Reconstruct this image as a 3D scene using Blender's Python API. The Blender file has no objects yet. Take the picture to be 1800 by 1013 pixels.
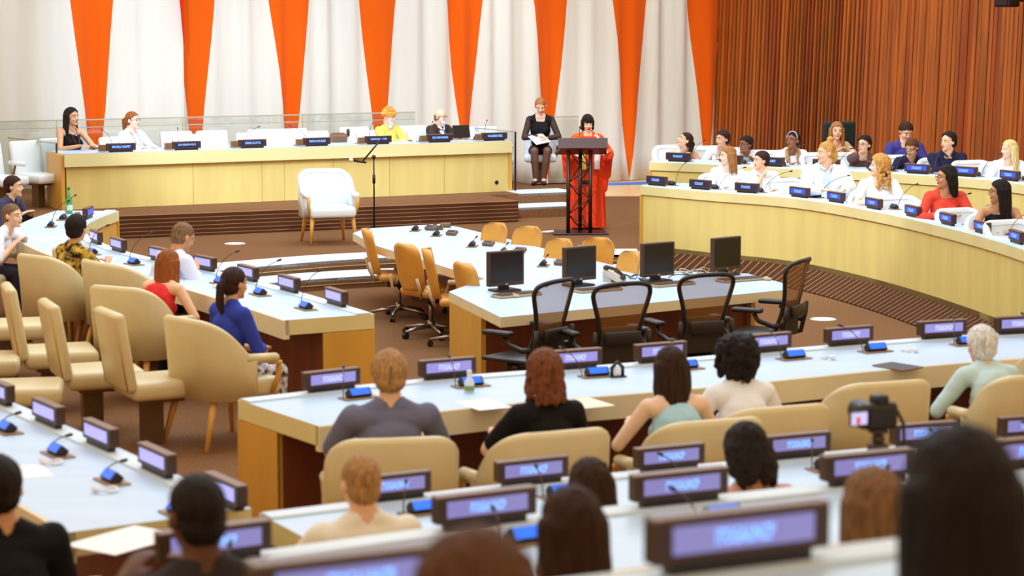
import bpy, bmesh, math, random
import numpy as np
from math import sin, cos, pi, radians as R, sqrt, atan2, exp
from mathutils import Vector, Matrix, noise
random.seed(7)
V = Vector
S = bpy.context.scene
C = bpy.context.collection

# ---------------------------------------------------------------- camera
H = 2.95
FPX = 3800.0
HY = 20.0
PITCH = math.atan((506.5 - HY) / FPX)
cam_d = bpy.data.cameras.new('camera'); cam = bpy.data.objects.new('camera', cam_d); C.objects.link(cam)
cam.location = (0, 0, H); cam.rotation_euler = (pi / 2 - PITCH, 0, 0)
cam_d.sensor_width = 36; cam_d.lens = FPX / 1800 * 36
cam_d.clip_start = 0.1; cam_d.clip_end = 200
cam_d.dof.use_dof = True; cam_d.dof.focus_distance = 28.5; cam_d.dof.aperture_fstop = 3.0
S.camera = cam
S.view_settings.view_transform = 'Standard'
S.view_settings.look = 'None'
S.view_settings.gamma = 1.0
S.view_settings.use_curve_mapping = False
S.view_settings.exposure = 0.16

# ---------------------------------------------------------------- world and lights
W = bpy.data.worlds.new('world'); S.world = W; W.use_nodes = True
W.node_tree.nodes['Background'].inputs[0].default_value = (1.0, 0.74, 0.46, 1)
W.node_tree.nodes['Background'].inputs[1].default_value = 0.85

def area(name, loc, rot, sx, sy, power, col):
    l = bpy.data.lights.new(name, 'AREA'); l.shape = 'RECTANGLE'; l.size = sx; l.size_y = sy
    l.energy = power; l.color = col
    o = bpy.data.objects.new(name, l); C.objects.link(o); o.location = loc; o.rotation_euler = rot
    return o

COOL = (0.58, 0.80, 1.0)
area('ceiling_light_front', (0, 29, 8.5), (0, 0, R(27)), 16, 7, 1120, COOL)
area('ceiling_light_middle', (0, 19, 8.0), (0, 0, R(27)), 12, 7, 860, COOL)
area('ceiling_light_rear', (0, 9, 7.0), (0, 0, R(27)), 9, 6, 130, COOL)
def spot(name, loc, tgt, power, col, ang, blend=0.6, rad=0.15):
    l = bpy.data.lights.new(name, 'SPOT'); l.energy = power; l.color = col; l.spot_size = R(ang); l.spot_blend = blend
    l.shadow_soft_size = rad
    o = bpy.data.objects.new(name, l); C.objects.link(o); o.location = loc
    o.rotation_euler = (V(tgt) - V(loc)).to_track_quat('-Z', 'Y').to_euler(); return o
spot('stage_spot_speaker', (-1.5, 18, 7.5), (1.0, 29.5, 0.9), 2600, (1.0, 0.93, 0.82), 13)
spot('stage_spot_dais', (0.0, 17, 8.5), (-3, 31, 1.2), 2300, (0.86, 0.93, 1.0), 24)
spot('curtain_wash', (-5.0, 21, 7.8), (-3.4, 33.6, 1.6), 3600, (0.55, 0.69, 1.0), 34, 0.35, 0.3)
spot('curtain_wash_warm', (1.0, 22, 7.8), (1.2, 36.5, 1.9), 1500, (1.0, 0.94, 0.84), 24, 0.6, 0.3)
spot('stage_spot_side', (-1.5, 16, 8.5), (4.2, 26, 0.8), 2900, (0.86, 0.93, 1.0), 24)

# ---------------------------------------------------------------- picture to place
FWD = V((0, cos(PITCH), -sin(PITCH))); UPV = V((0, sin(PITCH), cos(PITCH)))
def ray(px, py):
    return FWD + V((1, 0, 0)) * ((px - 900) / FPX) + UPV * ((506.5 - py) / FPX)
def P(px, py, z=0.0):
    d = ray(px, py); t = (z - H) / d.z
    return V((d.x * t, d.y * t, z))
def Q(px, py, D):
    d = ray(px, py); t = D / d.y
    return V((d.x * t, D, H + d.z * t))
TH = R(27)
AX = V((cos(TH), sin(TH), 0)); BX = V((-sin(TH), cos(TH), 0))

# ---------------------------------------------------------------- materials
def lin(c):
    return tuple(((x / 255) / 12.92 if x <= 10 else (((x / 255) + 0.055) / 1.055) ** 2.4) for x in c)
MATS = {}
def mat(name, col, rough=0.5, metal=0.0, spec=0.5, var=0.0, vscale=(6, 6, 6), bump=0.0, bscale=(40, 40, 40),
        emit=None, estr=0.0, alpha=1.0, trans=0.0, coat=0.0, sheen=0.0, wave=None, col2=None):
    if name in MATS: return MATS[name]
    m = bpy.data.materials.new(name); m.use_nodes = True; nt = m.node_tree; N = nt.nodes; L = nt.links
    b = N['Principled BSDF']; c = lin(col)
    b.inputs['Base Color'].default_value = (*c, 1); b.inputs['Roughness'].default_value = rough
    b.inputs['Metallic'].default_value = metal; b.inputs['Specular IOR Level'].default_value = spec
    b.inputs['Alpha'].default_value = alpha; b.inputs['Transmission Weight'].default_value = trans
    b.inputs['Coat Weight'].default_value = coat
    if sheen: b.inputs['Sheen Weight'].default_value = sheen
    if emit: b.inputs['Emission Color'].default_value = (*lin(emit), 1); b.inputs['Emission Strength'].default_value = estr
    if var or bump:
        tc = N.new('ShaderNodeTexCoord')
    if var:
        mp = N.new('ShaderNodeMapping'); mp.inputs['Scale'].default_value = vscale; L.new(tc.outputs['Object'], mp.inputs[0])
        nz = N.new('ShaderNodeTexNoise'); nz.inputs['Scale'].default_value = 1; nz.inputs['Detail'].default_value = 5
        L.new(mp.outputs[0], nz.inputs['Vector'])
        rp = N.new('ShaderNodeValToRGB'); L.new(nz.outputs['Fac'], rp.inputs[0])
        c2 = lin(col2) if col2 else tuple(x * (1 - var) for x in c)
        c3 = c if col2 else tuple(min(1, x * (1 + var)) for x in c)
        rp.color_ramp.elements[0].position = 0.38; rp.color_ramp.elements[0].color = (*c2, 1)
        rp.color_ramp.elements[1].position = 0.62; rp.color_ramp.elements[1].color = (*c3, 1)
        L.new(rp.outputs[0], b.inputs['Base Color'])
    if bump:
        mp2 = N.new('ShaderNodeMapping'); mp2.inputs['Scale'].default_value = bscale; L.new(tc.outputs['Object'], mp2.inputs[0])
        nz2 = N.new('ShaderNodeTexNoise'); nz2.inputs['Scale'].default_value = 1; nz2.inputs['Detail'].default_value = 4
        L.new(mp2.outputs[0], nz2.inputs['Vector'])
        bp = N.new('ShaderNodeBump'); bp.inputs['Strength'].default_value = bump; bp.inputs['Distance'].default_value = 0.01
        L.new(nz2.outputs['Fac'], bp.inputs['Height']); L.new(bp.outputs[0], b.inputs['Normal'])
    MATS[name] = m; return m

M_TOP = mat('birch_worktop_painted_glare', (196, 218, 242), 0.38, var=0.03, vscale=(0.8, 6, 6))  # birch tops; bluish-white glare of the overhead light painted into the base colour
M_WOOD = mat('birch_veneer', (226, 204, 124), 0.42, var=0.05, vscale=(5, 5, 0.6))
M_WOODB = mat('birch_edge_band', (230, 216, 154), 0.42, var=0.04, vscale=(0.7, 3, 3))
M_APR = mat('cream_apron_veneer', (238, 222, 182), 0.42, var=0.03, vscale=(0.7, 3, 3))
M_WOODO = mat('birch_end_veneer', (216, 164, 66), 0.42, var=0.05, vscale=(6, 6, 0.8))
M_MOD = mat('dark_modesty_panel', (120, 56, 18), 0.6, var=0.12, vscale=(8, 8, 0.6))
M_CARPET = mat('brown_carpet', (126, 88, 58), 0.95, spec=0.1, var=0.16, vscale=(60, 60, 60), bump=0.3, bscale=(150, 150, 150))
M_TREAD = mat('pale_step_tread', (216, 228, 238), 0.5)
M_CREAM = mat('cream_leather', (216, 196, 148), 0.36, var=0.03, vscale=(5, 5, 5), bump=0.05, bscale=(60, 60, 60))
M_WHITEL = mat('white_leather', (228, 234, 236), 0.4, bump=0.04, bscale=(50, 50, 50))
M_PIPE = mat('cream_piping', (196, 160, 100), 0.5)
M_OAK = mat('light_oak_leg', (216, 158, 72), 0.4, var=0.08, vscale=(20, 20, 2))
M_TAN = mat('tan_leather', (216, 152, 62), 0.38, var=0.04, vscale=(6, 6, 6))
M_GREYM = mat('taupe_plastic', (196, 172, 134), 0.45)
M_CHROME = mat('brushed_chrome', (170, 160, 150), 0.3, metal=0.9)
M_BLACK = mat('black_plastic', (28, 20, 16), 0.45)
M_BROWNB = mat('dark_brown_casing', (66, 42, 26), 0.4)
M_BROWNT = mat('bronze_casing_top', (120, 88, 58), 0.4)
M_METAL = mat('bronze_post_metal', (110, 84, 60), 0.4, metal=0.5)
M_BLKM = mat('black_painted_steel', (26, 18, 18), 0.4)
M_GLASS = None
def glass():
    global M_GLASS
    m = bpy.data.materials.new('clear_glass_pane'); m.use_nodes = True; nt = m.node_tree; N = nt.nodes; L = nt.links
    N.clear(); o = N.new('ShaderNodeOutputMaterial'); t = N.new('ShaderNodeBsdfTransparent'); t.inputs[0].default_value = (0.93, 0.95, 0.93, 1)
    g = N.new('ShaderNodeBsdfGlossy'); g.inputs['Roughness'].default_value = 0.02
    f = N.new('ShaderNodeValue'); f.outputs[0].default_value = 0.07
    mx = N.new('ShaderNodeMixShader'); L.new(f.outputs[0], mx.inputs[0]); L.new(t.outputs[0], mx.inputs[1]); L.new(g.outputs[0], mx.inputs[2])
    L.new(mx.outputs[0], o.inputs[0]); M_GLASS = m
glass()
def screen(name, col, st):
    m = mat(name, (10, 10, 20), 0.3, emit=col, estr=st); return m
SC_LAV = screen('lavender_lit_screen', (176, 170, 252), 1.05)
SC_VIO = screen('violet_lit_screen', (152, 144, 216), 1.0)
SC_BLUE = screen('blue_lit_screen', (66, 92, 232), 0.9)
SC_DARK = screen('dim_blue_screen', (44, 36, 92), 0.8)
SC_LCD = screen('console_blue_lcd', (40, 120, 255), 1.0)
T_BLUE = screen('blue_white_led_lettering', (120, 176, 255), 1.7)
T_PALE = screen('pale_led_lettering', (196, 206, 255), 1.3)

# ---------------------------------------------------------------- mesh helpers
def link(me, name, parent=None, mats=(), smooth=False):
    o = bpy.data.objects.new(name, me); C.objects.link(o)
    for m in mats:
        if len(me.materials) < len(mats): me.materials.append(m)
    if parent is not None: o.parent = parent
    if smooth:
        for p in me.polygons: p.use_smooth = True
    return o
def obj(name, bm, mats, parent=None, smooth=False):
    me = bpy.data.meshes.new(name); bmesh.ops.recalc_face_normals(bm, faces=bm.faces[:]); bm.to_mesh(me); bm.free()
    if not isinstance(mats, (list, tuple)): mats = [mats]
    o = link(me, name, parent, mats, smooth)
    if smooth == 'auto':
        for p in me.polygons: p.use_smooth = True
        try: me.set_sharp_from_angle(angle=R(40))
        except Exception: pass
    return o
def BM(): return bmesh.new()
def box(bm, c, s, M=None, mi=0):
    x, y, z = c; a, b, d = s[0] / 2, s[1] / 2, s[2] / 2
    vs = [V((x + i * a, y + j * b, z + k * d)) for i in (-1, 1) for j in (-1, 1) for k in (-1, 1)]
    if M is not None: vs = [M @ v for v in vs]
    v = [bm.verts.new(q) for q in vs]
    for f in ((0, 1, 3, 2), (4, 6, 7, 5), (0, 4, 5, 1), (2, 3, 7, 6), (0, 2, 6, 4), (1, 5, 7, 3)):
        bm.faces.new([v[i] for i in f]).material_index = mi
def rbox(bm, c, s, r=0.02, seg=2, M=None):
    b2 = BM(); box(b2, (0, 0, 0), s)
    bmesh.ops.recalc_face_normals(b2, faces=b2.faces[:])
    bmesh.ops.bevel(b2, geom=b2.edges[:] + b2.verts[:], offset=r, segments=seg, profile=0.5, affect='EDGES')
    T = Matrix.Translation(c)
    if M is not None: T = M @ T
    bmesh.ops.transform(b2, matrix=T, verts=b2.verts[:])
    merge(bm, b2)
def merge(bm, b2):
    me = bpy.data.meshes.new('tmp'); b2.to_mesh(me); b2.free(); bm.from_mesh(me); bpy.data.meshes.remove(me)
def frame(d):
    d = d.normalized(); a = V((0, 0, 1)) if abs(d.z) < 0.9 else V((1, 0, 0))
    x = d.cross(a).normalized(); y = d.cross(x).normalized(); return x, y
def tube(bm, pts, r, n=8, caps=True):
    pts = [V(p) for p in pts]; rs = r if isinstance(r, (list, tuple)) else [r] * len(pts); rings = []
    px_ = None
    for i, p in enumerate(pts):
        d = (pts[min(i + 1, len(pts) - 1)] - pts[max(i - 1, 0)])
        x, y = frame(d)
        if px_ is not None:
            x = (px_ - d.normalized() * px_.dot(d.normalized())); x = x.normalized() if x.length > 1e-6 else frame(d)[0]
            y = d.normalized().cross(x)
        px_ = x
        rings.append([bm.verts.new(p + (x * cos(2 * pi * k / n) + y * sin(2 * pi * k / n)) * rs[i]) for k in range(n)])
    for a, b in zip(rings, rings[1:]):
        for k in range(n): bm.faces.new((a[k], a[(k + 1) % n], b[(k + 1) % n], b[k]))
    if caps: bm.faces.new(rings[0][::-1]); bm.faces.new(rings[-1])
def cyl(bm, p, r, h, n=16, r2=None):
    tube(bm, [V(p), V(p) + V((0, 0, h))], [r, r if r2 is None else r2], n)
def ball(bm, c, r, rot=None, sub=2):
    if not isinstance(r, (list, tuple)): r = (r, r, r)
    M = Matrix.Translation(c)
    if rot is not None: M = M @ rot
    M = M @ Matrix.Diagonal((*r, 1))
    bmesh.ops.create_icosphere(bm, subdivisions=sub, radius=1, matrix=M)
def cap(bm, a, b, r1, r2=None, sub=2, n=14):
    a, b = V(a), V(b); r2 = r1 if r2 is None else r2
    ball(bm, a, r1, sub=sub); ball(bm, b, r2, sub=sub)
    if (b - a).length > 1e-4: tube(bm, [a, b], [r1, r2], n)
def empty(name, loc=(0, 0, 0), rz=0.0, label=None, cat=None, group=None, kind=None):
    o = bpy.data.objects.new(name, None); C.objects.link(o); o.location = loc; o.rotation_euler = (0, 0, rz)
    o.empty_display_size = 0.1
    return tag(o, label, cat, group, kind)
def tag(o, label=None, cat=None, group=None, kind=None):
    if label: o['label'] = label
    if cat: o['category'] = cat
    if group: o['group'] = group
    if kind: o['kind'] = kind
    return o
def dup(o, loc=None, rz=None, label=None, group=None):
    def cp(s, par):
        c = s.copy(); C.objects.link(c)
        if par is not None: c.parent = par
        for ch in KIDS.get(s.name, None) or [k for k in s.children]: cp(ch, c)
        return c
    c = cp(o, None)
    if loc is not None: c.location = loc
    if rz is not None: c.rotation_euler = (0, 0, rz)
    if label: c['label'] = label
    if group: c['group'] = group
    return c
KIDS = {}
ORD = ['first', 'second', 'third', 'fourth', 'fifth', 'sixth', 'seventh', 'eighth', 'ninth', 'tenth', 'eleventh', 'twelfth']

def smooth_path(pts, n=10):
    pts = [V((p[0], p[1], 0)) for p in pts]
    if len(pts) < 3: return pts
    out = []
    E = [pts[0] * 2 - pts[1]] + pts + [pts[-1] * 2 - pts[-2]]
    for i in range(1, len(E) - 2):
        p0, p1, p2, p3 = E[i - 1], E[i], E[i + 1], E[i + 2]
        for k in range(n):
            t = k / n
            out.append(0.5 * ((2 * p1) + (p2 - p0) * t + (2 * p0 - 5 * p1 + 4 * p2 - p3) * t * t + (3 * p1 - p0 - 3 * p2 + p3) * t ** 3))
    out.append(pts[-1]); return out
def normals(path):
    ns = []
    for i in range(len(path)):
        d = path[min(i + 1, len(path) - 1)] - path[max(i - 1, 0)]
        d.normalize(); ns.append(V((-d.y, d.x, 0)))
    return ns
def offset(path, d):
    return [p + n * d for p, n in zip(path, normals(path))]
def strip(bm, A, B, z0, z1, top_mi=0, side_mi=0, zB1=None):
    """solid between polylines A and B, from z0 to z1"""
    r = []
    for a, b in zip(A, B):
        r.append([bm.verts.new((q.x, q.y, z)) for q, z in ((a, z0), (a, z1), (b, z1 if zB1 is None else zB1), (b, z0))])
    for p, q in zip(r, r[1:]):
        for k in range(4):
            f = bm.faces.new((p[k], q[k], q[(k + 1) % 4], p[(k + 1) % 4])); f.material_index = top_mi if k == 1 else side_mi
    for e in (r[0], r[-1]):
        bm.faces.new(e).material_index = side_mi
def poly_prism(bm, pts, z0, z1):
    a = [bm.verts.new((p[0], p[1], z0)) for p in pts]; b = [bm.verts.new((p[0], p[1], z1)) for p in pts]
    n = len(pts)
    for i in range(n): bm.faces.new((a[i], a[(i + 1) % n], b[(i + 1) % n], b[i]))
    bm.faces.new(a[::-1]); bm.faces.new(b)
def structure(name, bm, mats, smooth=False):
    return tag(obj(name, bm, mats, None, smooth), kind='structure')

def depth_on(path, px):
    """depth where the picture column px crosses the polyline"""
    u = (px - 900) / FPX
    best = None
    for a, b in zip(path, path[1:]):
        fa, fb = a.x - u * a.y, b.x - u * b.y
        if fa * fb <= 0 and fa != fb:
            t = fa / (fa - fb); return a.y + (b.y - a.y) * t
    a = min(path, key=lambda q: abs(q.x - u * q.y)); return a.y
def nearest(path, p):
    i = min(range(len(path)), key=lambda k: (path[k] - V((p.x, p.y, 0))).length)
    return i

# ================================================================ SETTING
WZ = -0.25           # floor of the well
WD = V((cos(R(28)), sin(R(28)), 0)); WN = V((-sin(R(28)), cos(R(28)), 0))
W0 = P(1100, 318, 0)
def wall_t(px, py=160.0, org=W0, d=WD):
    r = ray(px, py); u = r.x / r.y
    return (u * org.y - org.x) / (d.x - u * d.y)

LR_IN = smooth_path([P(x, y, .75) for x, y in ((209, 371), (172, 385), (150, 399), (156, 414), (190, 431), (235, 446), (305, 462), (400, 481), (480, 501), (560, 523), (658, 552))])
FR_IN = smooth_path([P(x, y, .75) for x, y in ((1125, 327), (1240, 337), (1400, 350), (1550, 375), (1700, 410), (1800, 440), (1890, 478))])
RR_IN = smooth_path([P(x, y, .95) for x, y in ((1141, 285), (1243, 289), (1367, 296), (1494, 301), (1573, 306), (1637, 310), (1716, 315), (1800, 325), (1890, 342))])
A_IN = smooth_path([P(x, y, .75) for x, y in ((418, 703), (740, 668), (1100, 640), (1388, 614), (1600, 597), (1800, 585), (1960, 577))])
B_IN = smooth_path([P(x, y, .75) for x, y in ((455, 903), (682, 876), (926, 848), (1168, 824), (1392, 802), (1615, 782), (1850, 765))])
LB_IN = smooth_path([P(x, y, .75) for x, y in ((-130, 650), (22, 707), (114, 747), (210, 788), (313, 835), (442, 894))])
C_IN = smooth_path([P(x, y, 1.15) for x, y in ((385, 980), (843, 918), (1185, 880), (1513, 845), (1850, 813))])
D_IN = smooth_path([P(x, y, 1.80) for x, y in ((250, 1112), (610, 1068), (1275, 985), (1950, 903))])
DS_IN = [P(113, 272, 1.05), P(900, 248, 1.05)]
DS_IN = [DS_IN[0].lerp(DS_IN[1], i / 8) for i in range(9)]
for q in DS_IN: q.z = 0
d_dir = (DS_IN[-1] - DS_IN[0]).normalized(); d_nrm = V((-d_dir.y, d_dir.x, 0))

# well floor, upper floors
bm = BM(); box(bm, (0, 18, WZ - 0.1), (44, 50, 0.2)); structure('floor', bm, M_CARPET)
step1 = [P(x, y, 0) for x, y in ((300, 485), (389, 476), (447, 470), (626, 456), (850, 448), (1073, 448), (1124, 448))]
step2 = [P(x, y, -.12) for x, y in ((300, 515), (389, 506), (466, 499), (626, 487), (850, 478), (1073, 476), (1118, 477))]
step1 = smooth_path(step1, 6); step2 = smooth_path(step2, 6)
bm = BM(); poly_prism(bm, [*step1, FR_IN[3], V((6.2, 41, 0)), V((-12.5, 33, 0)), V((-12.5, 24, 0))], WZ, 0)
structure('floor_stage', bm, M_CARPET)
bm = BM(); poly_prism(bm, [*step2, V((1.2, 26.7, 0)), V((-4.5, 26.2, 0))], WZ, -.12)
structure('floor_stage_step', bm, M_CARPET)
for i, (st, z, w) in enumerate(((step1, 0, .62), (step2, -.12, .62))):
    bm = BM(); strip(bm, [q for q in st], offset(st, w), z - .03, z + .006); structure('trim_%d' % (i + 1), bm, M_TREAD)
    bm = BM(); strip(bm, offset(st, -.012), offset(st, 0.0), z - .075, z - .067); structure('trim_%d' % (i + 5), bm, M_GREYM)
# right tiers
FRo = offset(FR_IN, 0.02)
bm = BM(); poly_prism(bm, [*FRo, V((16, 15, 0)), V((16, 24, 0)), V((6.2, 41, 0)), V((2.4, 36, 0))], WZ, 0.0); structure('floor_right_tier', bm, M_CARPET)
RRo = offset(RR_IN, 0.02)
bm = BM(); poly_prism(bm, [*RRo, V((16, 20, 0)), V((16, 26, 0)), V((6.5, 40, 0)), V((2.9, 33, 0))], 0, 0.2); structure('floor_right_upper_tier', bm, M_CARPET)
# battered riser under the right desk with pale lines
def striped(name, dark, light, scale, width, axis):
    m = bpy.data.materials.new(name); m.use_nodes = True; nt = m.node_tree; N = nt.nodes; L = nt.links
    b = N['Principled BSDF']; b.inputs['Roughness'].default_value = 0.9; b.inputs['Specular IOR Level'].default_value = 0.1
    tc = N.new('ShaderNodeUVMap'); sp = N.new('ShaderNodeSeparateXYZ'); L.new(tc.outputs[0], sp.inputs[0])
    mu = N.new('ShaderNodeMath'); mu.operation = 'MULTIPLY'; mu.inputs[1].default_value = scale; L.new(sp.outputs[axis], mu.inputs[0])
    fr = N.new('ShaderNodeMath'); fr.operation = 'FRACT'; L.new(mu.outputs[0], fr.inputs[0])
    lt = N.new('ShaderNodeMath'); lt.operation = 'LESS_THAN'; lt.inputs[1].default_value = width; L.new(fr.outputs[0], lt.inputs[0])
    mx = N.new('ShaderNodeMix'); mx.data_type = 'RGBA'; mx.inputs[6].default_value = (*lin(dark), 1); mx.inputs[7].default_value = (*lin(light), 1)
    L.new(lt.outputs[0], mx.inputs[0]); L.new(mx.outputs[2], b.inputs['Base Color']); return m
def ribbon(name, A, B, m, kind='structure', parent=None, thick=None):
    """sheet between 3D polylines A (top) and B (bottom) with uv in metres, given thickness away from the normal"""
    bm = BM(); uv = bm.loops.layers.uv.new('UVMap'); s = 0; prev = None
    for i, (a, b) in enumerate(zip(A, B)):
        if i: s += (A[i] - A[i - 1]).length
        cur = (bm.verts.new(a), bm.verts.new(b), s)
        if prev:
            f = bm.faces.new((prev[0], prev[1], cur[1], cur[0]))
            for l, q in zip(f.loops, ((prev[2], 0), (prev[2], (b - a).length), (cur[2], (b - a).length), (cur[2], 0))): l[uv].uv = q
        prev = cur
    me = bpy.data.meshes.new(name); bm.to_mesh(me); bm.free(); me.materials.append(m)
    o = link(me, name, parent); sol = o.modifiers.new('thickness', 'SOLIDIFY'); sol.thickness = 0.02; sol.offset = 0
    if kind: tag(o, kind=kind)
    return o
M_RISV = striped('riser_carpet_vertical_lines', (78, 46, 28), (186, 146, 104), 8.5, 0.09, 'X')
M_RISH = striped('riser_boards_horizontal_lines', (84, 50, 30), (176, 136, 100), 19.0, 0.13, 'Y')
top = [V((q.x, q.y, -.06)) for q in FR_IN]
bot = [V((q.x, q.y, WZ + .004)) for q in offset(FR_IN, -.34)]
ribbon('trim_3', top, bot, M_RISV)
# dais platform, its striped base and end steps
E0 = DS_IN[0] - d_dir * 5.0
P1e = P(1012, 339, .3); P1b = P(1012, 328, .3)
base0 = P(205, 420, 0); base1 = P(910, 390, 0)
bd = (base1 - base0).normalized(); bn = V((-bd.y, bd.x, 0))
bl = base0 - bd * 4.5
right_front = P(912, 341, .3); right_end = right_front + bd * 0.92
bm = BM(); poly_prism(bm, [bl, base1, base1 + bn * ((right_front - base1).dot(bn)), right_end, right_end + bn * 6.2, bl + bn * 6.2], 0, 0.3)
structure('floor_dais', bm, M_CARPET)
dl = [bl, base1]
ribbon('trim_4', [q - bn * .012 + V((0, 0, .3)) for q in dl], [q - bn * .012 + V((0, 0, .004)) for q in dl], M_RISH)
f2 = P(912, 366, .15); f2e = f2 + bd * 1.0
bm = BM(); poly_prism(bm, [f2, f2e, f2e + bn * 1.2, f2 + bn * 1.2], 0, .15); structure('floor_dais_step', bm, M_CARPET)
for i, (a, b, z) in enumerate(((right_front, right_end, .3), (f2, f2e, .15))):
    bm = BM(); strip(bm, [V((a.x, a.y, 0)), V((b.x, b.y, 0))], [V((a.x, a.y, 0)) + bn * .62, V((b.x, b.y, 0)) + bn * .62], z - .03, z + .008)
    structure('trim_%d' % (7 + i), bm, M_TREAD)
# pale wooden floor strip and blue line by the curtain
a = P(1000, 346, 0); b = P(1260, 342, 0)
bm = BM(); poly_prism(bm, [P(1000, 346, 0), P(1150, 345, 0), P(1275, 348, 0), P(1275, 306, 0), P(1000, 323, 0)], 0.0, 0.012)
structure('floor_wood_border', bm, mat('pale_wood_floor', (236, 200, 140), 0.3, var=.06, vscale=(1, 8, 8)))
bm = BM(); poly_prism(bm, [P(1040, 328, 0), P(1275, 322, 0), P(1275, 318, 0), P(1040, 324, 0)], 0.013, 0.02)
structure('floor_blue_line', bm, mat('blue_floor_tape', (60, 120, 225), 0.5))
# rear tiers (rows C and D)
CRo = offset(C_IN, .05); DRo = offset(D_IN, .05)
bm = BM(); poly_prism(bm, [CRo[0] + V((-5, -2.2, 0)), *CRo, V((9, 14, 0)), V((9, -2, 0)), V((-7, -2, 0))], WZ, 0.4); structure('floor_rear_tier', bm, M_CARPET)
bm = BM(); poly_prism(bm, [DRo[0] + V((-5, -1.5, 0)), *DRo, V((6, 8, 0)), V((6, -2, 0)), V((-6, -2, 0))], 0.4, 1.05); structure('floor_rear_upper_tier', bm, M_CARPET)
# left and rear main level
far_left = V((-12.6, 24.1, 0))
bm = BM(); poly_prism(bm, [*LR_IN, P(640, 650, 0) + V((0, 0, 0)), P(430, 790, 0), *[q + V((0, 0, 0)) for q in A_IN[2:]], V((14, 17, 0)), V((14, 0, 0)), V((-12.6, 0, 0)), V((-12.6, 25, 0))], WZ, 0.0)
structure('floor_main', bm, M_CARPET)

# ---- curtain: cream cloth with tall orange triangles
M_CURT = mat('cream_curtain_cloth', (226, 220, 206), 0.85, spec=.1, bump=.08, bscale=(300, 300, 300), sheen=.2)
M_ORNG = mat('orange_curtain_cloth', (228, 92, 8), 0.85, spec=.1, sheen=.1)
M_REDC = mat('red_curtain_cloth', (214, 44, 10), 0.85, spec=.1)
def curtain(name, label, t0, t1, tris, offs, ztop=9.0, edge=None, z0=0.02):
    bm = BM()
    bounds = []           # (t at z, kind)
    def rowpts(z):
        ts = []; kinds = []
        cur = t0
        segs = []
        for (tc, hw3, k) in tris:
            hw = max(0.0015, hw3 * max(0, (z - 0.03)) / 3.1)
            segs.append((cur, tc - hw, 0)); segs.append((tc - hw, tc + hw, k)); cur = tc + hw
        segs.append((cur, t1, 0))
        for (a, b, k) in segs:
            n = 14 if k == 0 else 6
            for i in range(n): ts.append(a + (b - a) * i / n); kinds.append(k)
        ts.append(t1); return ts, kinds
    rows = []
    zs = [z0, .5, 1, 1.5, 2, 2.5, 3, 3.5, 4.5, 6, ztop]
    for z in zs:
        ts, kinds = rowpts(z); row = []
        for t in ts:
            am = 0.045 * (1 + .35 * sin(t * 1.7))
            f = am * sin(t * 13.0 + 1.2 * sin(t * 2.1)) + .5 * am * sin(t * 23 + 1.0 + .12 * z) + .03 * sin(t * 3.1 + 2)
            q = W0 + WD * t - WN * (offs + f); row.append(bm.verts.new((q.x, q.y, z)))
        rows.append(row)
    for r0, r1 in zip(rows, rows[1:]):
        for i, k in enumerate(kinds):
            bm.faces.new((r0[i], r0[i + 1], r1[i + 1], r1[i])).material_index = k
    me = bpy.data.meshes.new(name); bm.to_mesh(me); bm.free()
    for m in (M_CURT, M_ORNG, M_REDC): me.materials.append(m)
    o = link(me, name, None, (), True)
    for m in (): pass
    s = o.modifiers.new('thickness', 'SOLIDIFY'); s.thickness = .02
    return tag(o, label, 'curtain', 'stage curtains')
def tri(px, half):   # centre column and half width in pixels at the top of the frame
    t = wall_t(px, 60); t2 = wall_t(px + half, 60); return (t, (t2 - t) * 1.0, 1)
tris = [tri(x, h) for x, h in ((337, 36), (504, 34), (661, 31), (813, 31), (961, 31), (1101, 31), (1236, 30))]
curtain('stage_curtain', 'cream stage curtain with seven tall orange triangles behind the dais and the lectern', wall_t(296), wall_t(1262), tris, 0.10)
ltri = [tri(148, 39)]
tl = wall_t(300, 60)
ltri2 = [(wall_t(148, 60), ltri[0][1], 1)]
curtain('stage_curtain', 'cream stage curtain with one orange triangle behind the long haired woman', wall_t(-120), wall_t(304, 60), ltri2, 0.42)
# red sliver at the edge of the left curtain
bm = BM(); ta, tb = wall_t(291, 60), wall_t(303, 60)
for z0_, z1_ in ((2.45, 9.0),):
    a = W0 + WD * ta - WN * .56; b = W0 + WD * tb - WN * .56; c = W0 + WD * tb - WN * .56
    top_w = (tb - ta) * 4.2
    a2 = b - WD * top_w
    vs = [bm.verts.new((b.x, b.y, z0_)), bm.verts.new((a2.x, a2.y, z1_)), bm.verts.new((b.x, b.y, z1_))]
    f = bm.faces.new(vs); e = bmesh.ops.extrude_face_region(bm, geom=[f]); bmesh.ops.translate(bm, vec=WN * .05, verts=[v for v in e['geom'] if isinstance(v, bmesh.types.BMVert)])
tag(obj('curtain_banner', bm, M_REDC), 'narrow red cloth wedge hanging at the edge of the left curtain', 'curtain')
# walls
bm = BM(); a = W0 + WD * wall_t(-200) + WN * .4; b = W0 + WD * (wall_t(1262) + .3) + WN * .4
poly_prism(bm, [a, b, b + WN * .2, a + WN * .2], 0, 9.2)
structure('wall_back', bm, mat('plain_back_wall', (210, 200, 182), 0.9))

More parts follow.
